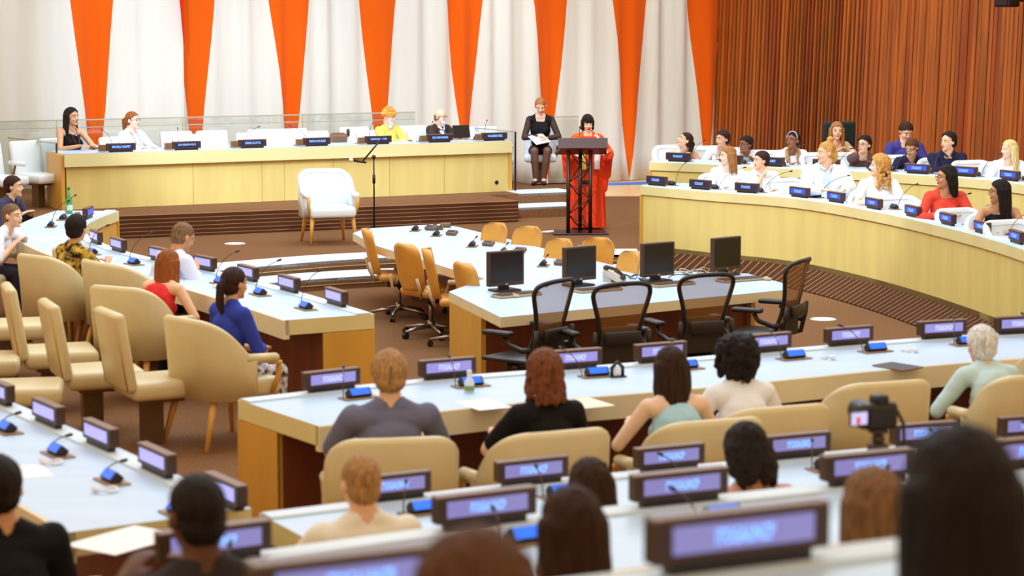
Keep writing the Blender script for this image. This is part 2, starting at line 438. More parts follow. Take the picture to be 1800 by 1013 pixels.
# right wall of vertical timber slats
tc = wall_t(1250, 200); K0 = W0 + WD * tc - WN * .05
SD = V((sin(R(28)), -cos(R(28)), 0)); SN = V((-cos(R(28)), -sin(R(28)), 0))
M_SLAT = mat('orange_brown_timber_slat', (172, 88, 22), 0.5, var=.28, vscale=(9, 9, .35), bump=.1, bscale=(60, 60, 2))
M_SLAT2 = mat('red_brown_timber_slat', (150, 66, 14), 0.5, var=.25, vscale=(9, 9, .35))
M_SLATD = mat('dark_slat_backing', (40, 16, 6), 0.8)
M_SLATG = mat('olive_backing', (64, 42, 14), 0.8)
LEAN = 0.035
def vbox(bm, c, d1, d2, z0, z1, mi, w, dp):
    b2 = []
    for z in (z0, z1):
        o = WD * (LEAN * z)
        for s1, s2 in ((-1, -1), (1, -1), (1, 1), (-1, 1)):
            q = c + o + d1 * (w / 2 * s1) + d2 * (dp / 2 * s2); b2.append(bm.verts.new((q.x, q.y, z)))
    for f in ((0, 1, 2, 3), (7, 6, 5, 4), (0, 4, 5, 1), (1, 5, 6, 2), (2, 6, 7, 3), (3, 7, 4, 0)):
        bm.faces.new([b2[i] for i in f]).material_index = mi
bm = BM(); rs = random.Random(3); t = 0.02; i = 0
while t < 11.5:
    if t < 4.4:
        w = .054 + .008 * rs.random(); dp = .045 + .010 * (i % 4 == 0); step = .112
        if 2.2 < t < 3.7: w = .032; dp = .04; step = .10
    else:
        w = .074 + .012 * rs.random(); dp = .05 + .022 * rs.random(); step = .088 + .008 * rs.random()
    vbox(bm, K0 + SD * t + SN * (dp / 2), SD, SN, 0.0, 9, (0 if rs.random() < .8 else 1), w, dp); t += step; i += 1
structure('wall_right', bm, [M_SLAT, M_SLAT2])
bm = BM(); vbox(bm, K0 + SD * 5.9 - SN * .12, SD, SN, 0, 9, 0, 12.2, .1)
vbox(bm, K0 + SD * 3.1 - SN * .05, SD, SN, 0, 9, 1, 1.5, .04)
for z in (2.05, 3.1):
    vbox(bm, K0 + SD * 5.9 - SN * .02, SD, SN, z, z + .035, 0, 12.0, .03)
structure('wall_right_backing', bm, [M_SLATD, M_SLATG])
bm = BM(); vbox(bm, K0 - SD * .06 + SN * .05, SD, SN, 0, 9, 0, .10, .24); structure('trim_9', bm, mat('honey_timber_post', (222, 150, 52), .5, var=.1, vscale=(9, 9, .4)))
for z, i in ((1.75, 0), (2.75, 1)):
    bm = BM(); q = K0 - SD * .1 + SN * .19 + WD * LEAN * z; rbox(bm, (q.x, q.y, z), (.05, .05, .06), .01)
    tag(obj('wall_bracket', bm, M_GREYM), ('lower' if i == 0 else 'upper') + ' small metal bracket on the honey timber post', 'bracket')
q = Q(1770, 4, 31.2)
r_ = empty('wall_loudspeaker', (q.x, q.y, q.z - .05), R(-60), 'black loudspeaker hanging on the timber slat wall at top right', 'speaker')
bm = BM(); rbox(bm, (0, 0, 0.08), (.32, .22, .2), .03); obj('casing', bm, M_BLACK, r_)
bm = BM(); rbox(bm, (0, -.115, .08), (.27, .02, .15), .008); obj('grille', bm, M_BLKM, r_)
bm = BM(); box(bm, (0, .55, .08), (.05, 1.0, .05)); obj('bracket', bm, M_BLKM, r_)

# ---- glass guards
def glass_panel(pa, pb, z0, z1, rail=True, label='', post=True, thick=.018, group=None):
    a, b = V((pa.x, pa.y, 0)), V((pb.x, pb.y, 0)); L = (b - a).length; rz = atan2(b.y - a.y, b.x - a.x)
    r = empty('glass_guard', (a.x, a.y, z0), rz, label, 'glass panel', group)
    bm = BM(); box(bm, (L / 2, 0, (z1 - z0) / 2), (L, thick, z1 - z0)); obj('pane', bm, M_GLASS, r)
    bm = BM(); box(bm, (L / 2, 0, z1 - z0), (L, .022, .018)); obj('top_edge', bm, mat('glass_edge', (176, 168, 150), .3), r)
    if (z1 - z0) > 1.0:
        bm = BM(); box(bm, (L / 2, 0, z1 - z0 - .11), (L, .02, .012)); obj('mid_rail', bm, mat('glass_edge', (176, 168, 150), .3), r)
    if post:
        for x in post: 
            bm = BM(); box(bm, (x * L, 0, (z1 - z0) / 2), (.018, .02, z1 - z0)); obj('edge_post', bm, M_BLKM if label.startswith('glass guard') else M_GREYM, r)
    return r
ga = P(99, 252, 1.18); glass_panel(ga, ga + d_nrm * 1.6 - d_dir * .25, .3, 1.18, label='glass guard with dark edge at the left end of the dais desk', post=[0.0])
ga = P(906, 232, 1.18); glass_panel(ga, ga + d_nrm * 1.9 - d_dir * .05, .3, 1.18, label='glass guard with dark edge at the right end of the dais desk', post=[0.0])
def railpt(px, py, z): return P(px, py, z)
ra, rb = DS_IN[0] + d_nrm * 2.75 - d_dir * 3.2, DS_IN[-1] + d_nrm * 2.75 - d_dir * .3
n = 5
for i in range(n):
    a = ra.lerp(rb, i / n); b = ra.lerp(rb, (i + .992) / n)
    glass_panel(a, b, .3, 1.37, label='%s pane from the left of the glass guard behind the dais chairs' % ORD[i], group='rear glass guard panes', post=[0.003])
ra2 = railpt(962, 206, 1.28); glass_panel(ra2, ra2 + d_dir * .45 + V((.1, -.0, 0)), .3, 1.28, label='short glass guard pane behind the seated note taker', post=False)

# ================================================================ DESKS
def desk(name, label, path, sign, depth, zf, zt, group=None, block=.38, ends=(True, True), M_face=None, band=.11, cat='desk', seams=6, skirt=None):
    M_face = M_face or M_WOOD
    r = empty(name, (path[0].x, path[0].y, zf), 0, label, cat, group)
    o0 = V((path[0].x, path[0].y, 0))
    pth = [V((q.x, q.y, 0)) - o0 for q in path]
    off = lambda d: offset(pth, d * sign)
    h = zt - zf
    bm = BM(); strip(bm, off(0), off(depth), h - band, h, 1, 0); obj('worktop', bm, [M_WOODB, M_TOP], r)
    bm = BM(); strip(bm, off(.03), off(.14), h, h + .012, 0, 0); obj('display_ledge', bm, M_TREAD, r)
    zb = -skirt if skirt else 0
    bm = BM(); strip(bm, off(.02), off(.06), zb, h - band - .004); obj('front_panel', bm, M_face, r)
    bm = BM(); strip(bm, off(.012), off(.03), h - band - .012, h - band - .004); obj('shadow_line', bm, mat('ochre_groove', (190, 140, 50), .6), r)
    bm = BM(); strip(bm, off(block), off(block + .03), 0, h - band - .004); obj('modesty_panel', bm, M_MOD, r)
    # apron along the seat side
    bm = BM(); A, B = off(depth - .03), off(depth + .015)
    strip(bm, A, B, h - band - .03, h - .002); obj('apron', bm, M_APR, r)
    for e, k in ((0, 0), (-1, 1)):
        if ends[k]:
            a = off(.0)[e]; b = off(block + .03)[e]; t = (pth[1] - pth[0]) if e == 0 else (pth[-1] - pth[-2]); t.normalize()
            if e == 0: t = -t
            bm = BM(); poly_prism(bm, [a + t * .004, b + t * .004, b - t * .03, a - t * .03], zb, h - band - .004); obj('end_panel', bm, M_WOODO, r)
    return r
FRONT_DESK = desk('delegate_desk', 'long curved birch front desk with name displays at the right side', FR_IN, 1, .78, 0.0, .75, skirt=.06)
REAR_DESK = desk('delegate_desk', 'curved birch desk on the raised tier in front of the timber wall', RR_IN, 1, .78, .2, .95)
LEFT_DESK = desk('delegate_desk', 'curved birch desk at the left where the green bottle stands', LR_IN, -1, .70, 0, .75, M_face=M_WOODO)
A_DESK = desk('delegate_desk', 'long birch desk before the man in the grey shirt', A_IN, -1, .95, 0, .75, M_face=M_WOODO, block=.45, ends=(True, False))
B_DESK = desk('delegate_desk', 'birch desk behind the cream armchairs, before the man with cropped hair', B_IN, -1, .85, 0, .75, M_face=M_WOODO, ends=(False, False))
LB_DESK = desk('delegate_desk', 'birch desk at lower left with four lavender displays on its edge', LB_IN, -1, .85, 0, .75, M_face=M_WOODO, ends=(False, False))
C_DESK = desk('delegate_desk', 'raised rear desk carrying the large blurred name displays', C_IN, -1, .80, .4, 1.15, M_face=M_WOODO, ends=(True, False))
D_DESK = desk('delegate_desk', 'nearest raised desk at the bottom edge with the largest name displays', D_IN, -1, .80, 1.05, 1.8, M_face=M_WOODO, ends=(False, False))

# dais desk
r = empty('dais_desk', (DS_IN[0].x, DS_IN[0].y, .3), atan2(d_dir.y, d_dir.x), 'long straight birch podium desk of the speakers on the raised dais', 'desk')
DL = (DS_IN[-1] - DS_IN[0]).length
bm = BM(); box(bm, (DL / 2, .01, .665), (DL, .03, .17)); box(bm, (DL / 2 , .4, .73), (DL, .78, .04)); obj('worktop', bm, [M_WOODB], r)
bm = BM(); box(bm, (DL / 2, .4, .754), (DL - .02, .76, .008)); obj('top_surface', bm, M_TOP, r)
bm = BM(); box(bm, (DL / 2 + .03, .09, .29), (DL - .02, .04, .576)); obj('front_panel', bm, M_WOOD, r)
bm = BM()
for x in (.27, .42, .47, .58, .71, .84): box(bm, (DL * x, .069, .29), (.008, .004, .57))
obj('panel_seams', bm, mat('panel_seam', (190, 160, 80), .6), r)
bm = BM(); box(bm, (-.01, .42, .37), (.05, .74, .74)); obj('end_panel', bm, M_WOODO, r)
bm = BM(); box(bm, (DL, .42, .36), (.05, .74, .72)); obj('end_panel', bm, M_WOODO, r)
bm = BM(); tube(bm, [(DL - .22, .068, .14), (DL - .22, .062, .14)], .03, 16); obj('cable_port', bm, M_BLACK, r)
DAIS_RZ = atan2(d_dir.y, d_dir.x)

# T shaped table in the well
TT = WZ + .75
tp = [P(x, y, TT) for x, y in ((642, 402), (776, 393.5), (805, 399), (900, 422), (982, 444), (1110, 474), (1314, 481), (1384, 500), (1378, 510), (880, 558), (789, 513), (852, 490), (787, 471), (657, 431), (620, 410))]
r = empty('conference_table', (tp[9].x, tp[9].y, WZ), 0, 'T shaped white topped table in the sunken middle of the hall', 'table')
o0 = V((tp[9].x, tp[9].y, 0)); tl_ = [V((q.x, q.y, 0)) - o0 for q in tp]
bm = BM(); poly_prism(bm, tl_, .665, .745); obj('tabletop_edge', bm, M_APR, r)
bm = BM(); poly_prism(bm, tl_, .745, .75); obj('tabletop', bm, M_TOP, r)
e1, e2, e0 = tl_[9], tl_[8], tl_[10]
dn = (e2 - e1).normalized(); nn = (e0 - e1).normalized()
bm = BM(); L1 = (e2 - e1).length
a = e1 + nn * .62 + dn * .03; b = e1 + nn * .62 + dn * (L1 - .12); poly_prism(bm, [a, b, b + nn * .04, a + nn * .04], 0, .665); obj('modesty_panel', bm, M_MOD, r)
L0 = (e0 - e1).length
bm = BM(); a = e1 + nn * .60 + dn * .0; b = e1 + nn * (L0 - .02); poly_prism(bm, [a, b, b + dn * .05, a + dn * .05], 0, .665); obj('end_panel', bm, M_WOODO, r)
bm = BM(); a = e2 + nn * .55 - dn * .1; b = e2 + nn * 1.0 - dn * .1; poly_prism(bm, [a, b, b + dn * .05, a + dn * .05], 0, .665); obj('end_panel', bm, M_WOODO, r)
# leg part supports
lm = [tl_[12], tl_[1], tl_[13]]
bm = BM()
m1 = (tl_[0] + tl_[1]) / 2; m2 = (tl_[11] + tl_[4]) / 2; dm = (m2 - m1).normalized(); nm = V((-dm.y, dm.x, 0))
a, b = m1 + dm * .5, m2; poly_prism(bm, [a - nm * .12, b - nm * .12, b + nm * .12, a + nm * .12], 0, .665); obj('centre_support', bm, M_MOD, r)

# ================================================================ CHAIRS (front is -Y, seat top about .46)
def place(first, mk, loc, rz, label, group=None):
    if first.get('o') is None:
        o = mk(); first['o'] = o
        o.location = loc; o.rotation_euler = (0, 0, rz)
        o['label'] = label
        if group: o['group'] = group
        return o
    return dup(first['o'], loc, rz, label, group)

def sweep_shell(bm, plan, zb, ztop, th, n=36):
    """curved upright shell: plan(phi)->(x,y), outward thickness th, rounded top"""
    rows = []
    for i in range(n + 1):
        ph = -1 + 2 * i / n; x, y = plan(ph); x2, y2 = plan(ph + .01)
        d = V((x2 - x, y2 - y, 0)).normalized(); nx, ny = d.y, -d.x
        zt = ztop(ph); ring = []
        prof = [(-.5, zb), (-.5, zb + (zt - zb) * .5), (-.5, zt - th * .5), (-.3, zt - th * .15), (0, zt), (.3, zt - th * .15), (.5, zt - th * .5), (.5, zb + (zt - zb) * .5), (.5, zb)]
        for o, z in prof:
            lean = .10 * max(0, (z - .42)) * (1 - abs(ph) ** 3)
            ring.append(bm.verts.new((x + nx * o * th, y + ny * o * th + lean, z)))
        rows.append(ring)
    for a, b in zip(rows, rows[1:]):
        for k in range(len(a)):
            bm.faces.new((a[k], a[(k + 1) % len(a)], b[(k + 1) % len(a)], b[k]))
    bm.faces.new(rows[0]); bm.faces.new(rows[-1][::-1])

def plan(ph):
    s = 1 if ph >= 0 else -1; a = abs(ph); R0 = .16; ax, ay = .30, .25
    # straight back, rounded corner, straight side
    L1, L2, L3 = ax - R0, R0 * pi / 2, .17; T = L1 + L2 + L3; d = a * T
    if d < L1: return (s * d, ay)
    if d < L1 + L2:
        t = (d - L1) / R0; return (s * (ax - R0 + R0 * sin(t)), ay - R0 + R0 * cos(t))
    return (s * ax, ay - R0 - (d - L1 - L2))
def make_armchair(leather=None, name='armchair'):
    def mk():
        lm = leather or M_CREAM
        r = empty(name, cat='chair')
        bm = BM()
        def zt(ph):
            a = abs(ph)
            return .64 + .26 * max(0, 1 - max(0, (a - .30) / .62) ** 2.0) if a < .92 else .64
        sweep_shell(bm, plan, .34, zt, .065); o = obj('backrest', bm, lm, r, True)
        bm = BM(); pts = []
        for i in range(33):
            ph = -1 + 2 * i / 32; x, y = plan(ph); x2, y2 = plan(ph + .01); d = V((x2 - x, y2 - y, 0)).normalized()
            z = zt(ph) - .045; pts.append((x - d.y * -.0 + (-d.y) * .0 + d.y * .034, y - d.x * .034 + .10 * (z - .42) * (1 - abs(ph) ** 3), z))
        tube(bm, pts, .006, 6); obj('piping', bm, M_PIPE if lm is M_CREAM else M_TREAD, o, True)
        bm = BM(); rbox(bm, (0, -.04, .40), (.55, .56, .13), .04, 3); obj('seat', bm, lm, r, True)
        for s in (-1, 1):
            bm = BM(); cap(bm, (s * .30, .0, .615), (s * .295, -.25, .60), .036, .034); obj('armrest', bm, lm, r, True)
            bm = BM(); tube(bm, [(s * .295, -.20, .575), (s * .297, -.285, .565), (s * .292, -.275, .46), (s * .275, -.235, .36)], [.018, .024, .02, .018], 8); obj('arm_post', bm, M_OAK, r, True)
            bm = BM(); tube(bm, [(s * .24, -.24, .36), (s * .275, -.28, 0)], [.028, .015], 10); obj('leg', bm, M_OAK, r, True)
            bm = BM(); tube(bm, [(s * .22, .20, .36), (s * .26, .30, 0)], [.028, .015], 10); obj('leg', bm, M_OAK, r, True)
        return r
    return mk
CREAMCH = {}; WHITECH = {}; POSTCH = {}; WPOSTCH = {}; TASK = {}; MESHC = {}
mk_cream = make_armchair(); mk_white = make_armchair(M_WHITEL, 'armchair')
def make_post(leather, arm=True, bh=.62):
    def mk():
        r = empty('fixed_seat', cat='chair')
        bm = BM(); M = Matrix.Translation((0, .27, .44)) @ Matrix.Rotation(R(-9), 4, 'X')
        rbox(bm, (0, 0, bh / 2 - .04), (.50, .085, bh), .035, 3, M); o = obj('backrest', bm, leather, r, True)
        bm = BM(); pts = [M @ V(q) for q in ((-.24, .035, -.02), (-.24, .035, bh - .065), (.24, .035, bh - .065), (.24, .035, -.02))]
        tube(bm, pts, .006, 6); obj('piping', bm, M_PIPE, o, True)
        bm = BM(); rbox(bm, (0, -.01, .40), (.50, .54, .13), .045, 3); obj('seat', bm, leather, r, True)
        if arm:
            bm = BM(); cap(bm, (.27, .16, .62), (.27, -.12, .61), .032); obj('armrest', bm, leather, r, True)
            bm = BM(); tube(bm, [(.27, .05, .60), (.25, .1, .40)], .016, 8); obj('arm_post', bm, M_METAL, r, True)
        bm = BM(); box(bm, (0, .06, .165), (.11, .14, .33)); box(bm, (0, .02, .32), (.3, .3, .03)); obj('post', bm, M_METAL, r)
        return r
    return mk
mk_post = make_post(M_CREAM, False, .55); mk_wpost = make_post(M_WHITEL, True, .50)

def star_base(r, rad, m, cast):
    bm = BM()
    for k in range(5):
        a = R(18 + 72 * k); tube(bm, [(0, 0, .11), (rad * .5 * cos(a), rad * .5 * sin(a), .095), (rad * cos(a), rad * sin(a), .07)], [.026, .02, .014], 8)
    cyl(bm, (0, 0, .08), .035, .08); obj('star_base', bm, m, r, True)
    bm = BM(); cyl(bm, (0, 0, .14), .022, .24); obj('gas_column', bm, m, r, True)
    for k in range(5):
        a = R(18 + 72 * k); bm = BM(); c = V((rad * cos(a), rad * sin(a), .03)); t = V((-sin(a), cos(a), 0)) * .022
        tube(bm, [c - t, c - t * .2], .03, 12); tube(bm, [c + t * .2, c + t], .03, 12); box(bm, (c.x, c.y, .055), (.02, .02, .03)); obj('caster', bm, cast, r)
def mk_task():
    r = empty('task_chair', cat='chair')
    bm = BM(); rbox(bm, (0, -.02, .45), (.48, .48, .08), .035, 3); obj('seat', bm, M_TAN, r, True)
    bm = BM()   # rounded curved back
    n, m = 14, 14; g = [[], []]
    for side in (0, 1):
        for j in range(m + 1):
            v = j / m; row = []
            w = .215 * (1 - .9 * max(0, v - .78) ** 1.6 * 4.0) * (0.88 + .12 * min(1, v * 3)); w = max(w, .12)
            if v < .12: w *= .82 + .18 * v / .12
            if v > .93: w *= 1 - (v - .93) * 4
            for i in range(n + 1):
                u = -1 + 2 * i / n
                row.append(bm.verts.new((u * w, .245 + .10 * v - .05 * u * u + (.05 if side else 0) * (1 - abs(u) ** 4 * .8), .48 + .47 * v)))
            g[side].append(row)
    for side in (0, 1):
        for j in range(m):
            for i in range(n):
                bm.faces.new((g[side][j][i], g[side][j][i + 1], g[side][j + 1][i + 1], g[side][j + 1][i]))
    for j in range(m):
        for i in (0, n): bm.faces.new((g[0][j][i], g[0][j + 1][i], g[1][j + 1][i], g[1][j][i]))
    for i in range(n):
        for j in (0, m): bm.faces.new((g[0][j][i], g[0][j][i + 1], g[1][j][i + 1], g[1][j][i]))
    obj('backrest', bm, M_TAN, r, True)
    bm = BM(); rbox(bm, (0, 0, .38), (.3, .28, .07), .02); tube(bm, [(.1, .05, .36), (.25, .05, .34)], .01, 6); obj('mechanism', bm, M_BLACK, r)
    for s in (-1, 1):
        bm = BM(); tube(bm, [(s * .2, .26, .42), (s * .24, .3, .5), (s * .22, .33, .62)], .016, 8); obj('back_bracket', bm, M_GREYM, r, True)
        bm = BM(); tube(bm, [(s * .22, .05, .40), (s * .29, .02, .46), (s * .30, -.04, .64)], [.022, .02, .018], 8); cap(bm, (s * .30, .12, .66), (s * .30, -.14, .665), .024); obj('armrest', bm, M_GREYM, r, True)
    star_base(r, .31, M_CHROME, M_BLACK)
    return r
M_MESHF = mat('woven_mesh_fabric', (140, 94, 34), .7, alpha=.62)
def mk_mesh():
    r = empty('mesh_office_chair', cat='chair')
    T = lambda q: V((q[0], .22 + (q[2] - .45) * .26, q[2]))
    out = []
    prof = [(0, .47), (.165, .47), (.19, .52), (.175, .66), (.19, .80), (.24, .97), (.245, 1.03), (.215, 1.075), (.12, 1.10), (0, 1.105)]
    loop = [T((x, 0, z)) for x, z in prof] + [T((-x, 0, z)) for x, z in prof[1:-1][::-1]]
    sm = []
    nL = len(loop)
    for i in range(nL):
        p0, p1, p2, p3 = loop[i - 1], loop[i], loop[(i + 1) % nL], loop[(i + 2) % nL]
        for k in range(4):
            t = k / 4; sm.append(0.5 * ((2 * p1) + (p2 - p0) * t + (2 * p0 - 5 * p1 + 4 * p2 - p3) * t * t + (3 * p1 - p0 - 3 * p2 + p3) * t ** 3))
    for q in sm: q.y += -.10 * (q.x / .29) ** 2
    bm = BM(); tube(bm, sm + [sm[0]], .019, 8, caps=False); obj('back_frame', bm, M_BLACK, r, True)
    bm = BM(); c = V((0, .30, .80)); cv = bm.verts.new(T((0, 0, .78)) + V((0, .012, 0))); rings = []
    for f in (.35, .7, 1.0):
        rr = []
        for q in sm:
            p = T((0, 0, .78)).lerp(q, f); p.y = T((0, 0, p.z)).y - .10 * (p.x / .29) ** 2 + .012 * (1 - f); rr.append(bm.verts.new(p))
        rings.append(rr)
    n = len(sm)
    for i in range(n): bm.faces.new((cv, rings[0][i], rings[0][(i + 1) % n]))
    for a, b in zip(rings, rings[1:]):
        for i in range(n): bm.faces.new((a[i], b[i], b[(i + 1) % n], a[(i + 1) % n]))
    obj('back_mesh', bm, M_MESHF, r, True)
    bm = BM(); rbox(bm, (0, .255, .60), (.33, .02, .30), .009, 2, None); obj('pelvic_panel', bm, mat('dark_mesh_panel', (48, 38, 26), .7, alpha=.9), r, True)
    bm = BM(); rbox(bm, (0, .325, .665), (.31, .035, .11), .016); obj('lumbar_pad', bm, M_BLACK, r, True)
    bm = BM(); rbox(bm, (0, -.02, .455), (.48, .46, .035), .016); obj('seat', bm, M_BLACK, r, True)
    bm = BM(); rbox(bm, (0, .06, .37), (.28, .30, .10), .03); cap(bm, (-.2, .08, .40), (.2, .08, .40), .035); obj('tilt_mechanism', bm, M_BLACK, r, True)
    for s in (-1, 1):
        bm = BM(); tube(bm, [(s * .2, .12, .42), (s * .235, .26, .46), (s * .235, .30, .62), (s * .235, .31, .72)], [.025, .022, .02, .018], 8); obj('back_upright', bm, M_BLACK, r, True)
        bm = BM(); tube(bm, [(s * .235, .27, .56), (s * .29, .2, .56), (s * .31, .08, .60), (s * .31, .04, .66)], [.024, .022, .02, .02], 8)
        rbox(bm, (s * .31, -.02, .685), (.09, .27, .04), .018, 3); obj('armrest', bm, M_BLACK, r, True)
    star_base(r, .33, M_BLACK, M_BLACK)
    return r

# ================================================================ DISPLAYS AND CONSOLES
TXT = {}
def text_mesh(s, h, width=None, bold=.03):
    key = (s, h)
    if key in TXT: return TXT[key]
    cu = bpy.data.curves.new('lettering', 'FONT'); cu.body = s; cu.size = 1; cu.align_x = 'CENTER'; cu.align_y = 'CENTER'; cu.offset = bold; cu.resolution_u = 3
    o = bpy.data.objects.new('lettering', cu)
    me = bpy.data.meshes.new_from_object(o)
    bpy.data.objects.remove(o); bpy.data.curves.remove(cu)
    xs = [v.co.x for v in me.vertices]; ys = [v.co.y for v in me.vertices]; w0 = max(xs) - min(xs); h0 = max(ys) - min(ys)
    cx = (max(xs) + min(xs)) / 2; cy = (max(ys) + min(ys)) / 2
    sy = h / h0; sx = (width / w0) if width else sy
    for v in me.vertices: v.co = V(((v.co.x - cx) * sx, (v.co.y - cy) * sy, 0))
    TXT[key] = me; return me
UN = 'ITOGAUNCP'
SC_GRV = screen('grey_violet_lit_screen', (138, 130, 188), 0.95)
PL = {}
def plate_meshes():
    if PL: return
    bm = BM(); rbox(bm, (0, 0, .065), (.37, .052, .092), .006, 2); PL['case'] = bm
def mk_plate(front=None, rear=None, scr_f=None, scr_r=None, tcol=None, w=.37, side_box=False):
    key = (front, rear, scr_f.name if scr_f else '', scr_r.name if scr_r else '', tcol.name if tcol else '', w, side_box)
    if key in PL: return dup(PL[key])
    r = empty('name_display', cat='name display')
    bm = BM(); rbox(bm, (0, 0, .07), (w, .052, .094), .006, 2); obj('casing', bm, M_BROWNB, r)
    bm = BM(); rbox(bm, (0, 0, .1185), (w, .054, .007), .003, 1); obj('top_cap', bm, M_BROWNT, r)
    bm = BM(); box(bm, (0, 0, .012), (w * .8, .04, .024)); obj('foot', bm, M_BLACK, r)
    for side, (tx, sc) in enumerate(((front, scr_f), (rear, scr_r))):
        if sc is None: continue
        y = -.0275 if side == 0 else .0275
        bm = BM(); box(bm, (0, y, .074), (w * .80, .003, .058)); s = obj('screen', bm, sc, r)
        if tx:
            me = text_mesh(tx, .034, min(w * .62, .0175 * len(tx)) if len(tx) > 9 else w * .40)
            t = bpy.data.objects.new('lettering', me.copy()); C.objects.link(t); t.parent = s
            t.data.materials.clear(); t.data.materials.append(tcol)
            t.location = (0, y * 1.09, .074); t.rotation_euler = (pi / 2, 0, 0 if side == 0 else pi)
    if side_box:
        bm = BM(); rbox(bm, (-w / 2 - .05, .01, .06), (.10, .06, .09), .006); box(bm, (-w / 2 - .05, -.022, .062), (.05, .004, .03)); obj('side_module', bm, M_BROWNT, r)
    PL[key] = r
    return r
def mk_console(neck=.34, az=0.5, fold=.55):
    key = ('con', round(neck, 2), round(az, 1), round(fold, 1))
    if key in PL: return dup(PL[key])
    r = empty('microphone_console', cat='microphone')
    bm = BM(); rbox(bm, (0, 0, .005), (.22, .11, .008), .003, 1); obj('base_plate', bm, mat('walnut_plate', (150, 118, 84), .4), r)
    M = Matrix.Translation((0, 0, .026)) @ Matrix.Rotation(R(42), 4, 'X')
    bm = BM(); rbox(bm, (0, 0, 0), (.15, .05, .055), .008, 2, M); obj('housing', bm, M_BLACK, r)
    bm = BM(); box(bm, (0, .0265, .0), (.12, .003, .044), M); obj('lcd_screen', bm, SC_LCD, r)
    bm = BM(); pts = []
    for i in range(11):
        t = i / 10; pts.append((.10 + neck * fold * sin(az) * t ** 1.6, neck * fold * cos(az) * t ** 1.6, .01 + neck * (t - .38 * t * t)))
    tube(bm, pts, .0032, 6); d = V(pts[-1]) - V(pts[-2]); d.normalize(); e = V(pts[-1])
    o = obj('gooseneck', bm, M_BROWNB, r, True)
    bm = BM(); cap(bm, e, e + d * .025, .008, .009); obj('microphone_head', bm, M_BLACK, o, True)
    PL[key] = r
    return r
def mk_earpiece():
    if 'ear' in PL: return dup(PL['ear'])
    r = empty('earphone', cat='earphone')
    bm = BM(); pts = [(.05 * cos(a), .035 * sin(a), .012 + .006 * sin(2 * a)) for a in [k * .45 for k in range(13)]]; tube(bm, pts, .007, 6)
    ball(bm, (.05, 0, .018), (.022, .018, .016)); obj('ear_hook', bm, mat('white_plastic', (238, 236, 240), .4), r, True)
    PL['ear'] = r; return r
def edge_angle(path, sign, p):
    i = nearest(path, p); n = normals(path)[i] * sign    # outward = towards the seat
    return atan2(n.y, n.x) - pi / 2, n     # local +Y towards the seat
def cap_first(s): return s
def seat_row(path, sign, z, feet, lab, group, front, rear, sf, sr, tc, off=.09, con_off=.26, con=True, ear=(), skip_con=(), neck=.34, fold=.55, azs=(.5, -.6, 1.1), w=.37, clab=None, alt=None):
    n = len(feet)
    for i, (px, py) in enumerate(feet):
        p = P(px, py, z); ang, nrm = edge_angle(path, sign, p)
        k = nearest(path, p); q = path[k]
        # keep plate on the ledge: project to the path and step in
        tdir = (path[min(k + 1, len(path) - 1)] - path[max(k - 1, 0)]).normalized()
        base = q + tdir * (V((p.x, p.y, 0)) - q).dot(tdir)
        lo = base + nrm * off
        o = mk_plate(front, rear, (SC_BLUE if alt is not None and i >= alt else sf), sr, tc, w)
        o.location = (lo.x, lo.y, z + .012); o.rotation_euler = (0, 0, ang)
        tag(o, '%s name display from the left %s' % (ORD[i], lab), 'name display', group)
        if con and i not in skip_con:
            c = mk_console(neck, azs[i % len(azs)], fold); lc = base + nrm * (off + con_off) + tdir * .03 * (1 if sign < 0 else -1)
            c.location = (lc.x, lc.y, z); c.rotation_euler = (0, 0, ang)
            tag(c, '%s microphone console from the left %s' % (ORD[i], clab or lab), 'microphone', group.replace('name displays', 'microphone consoles'))
        if i in ear:
            e = mk_earpiece(); le = base + nrm * (off + con_off + .1) + tdir * .22; e.location = (le.x, le.y, z); e.rotation_euler = (0, 0, ang + .4 * i)
            tag(e, 'white earphone beside the %s display %s' % (ORD[i], lab), 'earphone', 'white earphones')
seat_row(FR_IN, 1, .75, ((1171, 327), (1254, 333), (1332, 339), (1403, 349), (1463, 358), (1516, 370), (1577, 384), (1640, 398), (1711, 413), (1792, 430)),
         'on the long front desk at right', 'name displays on the right front desk', UN, UN, SC_DARK, SC_VIO, T_BLUE, neck=.42, fold=.75, azs=(-.4, .6, 1.2, .9, .9), w=.345, alt=3)
seat_row(RR_IN, 1, .95, ((1186, 287), (1277, 291), (1352, 295), (1444, 300), (1530, 304), (1606, 308), (1687, 313), (1766, 320)),
         'on the desk before the timber wall', 'name displays on the right rear desk', UN, UN, SC_DARK, SC_VIO, T_BLUE, neck=.42, fold=.6, azs=(.3, -.3, .4, .8), w=.36, alt=5)
seat_row(A_IN, -1, .75, ((590, 692), (795, 672), (1012, 653), (1162, 640), (1350, 623), (1505, 613), (1665, 600), (1800, 592)),
         'on the desk before the grey shirted man', 'name displays on the middle rear desk', UN, UN, SC_VIO, SC_VIO, T_PALE, neck=.24, fold=.7, azs=(-2.6, -2.9, 2.8), ear=(0, 4, 5))
seat_row(B_IN, -1, .75, ((682, 880), (926, 852), (1168, 828), (1392, 806), (1615, 786), (1800, 771)),
         'on the desk behind the cream armchairs', 'name displays on the second rear desk', UN, UN, SC_GRV, SC_GRV, T_BLUE, neck=.18, fold=.7, azs=(-2.6, -2.9, 2.8), ear=(0,))
seat_row(C_IN, -1, 1.15, ((360, 985), (843, 925), (1185, 887), (1513, 851), (1800, 824)),
         'on the raised rear desk', 'name displays on the raised rear desk', UN, UN, SC_GRV, SC_GRV, T_BLUE, neck=.15, fold=.7, azs=(-2.6, -2.9, 2.8), w=.395)
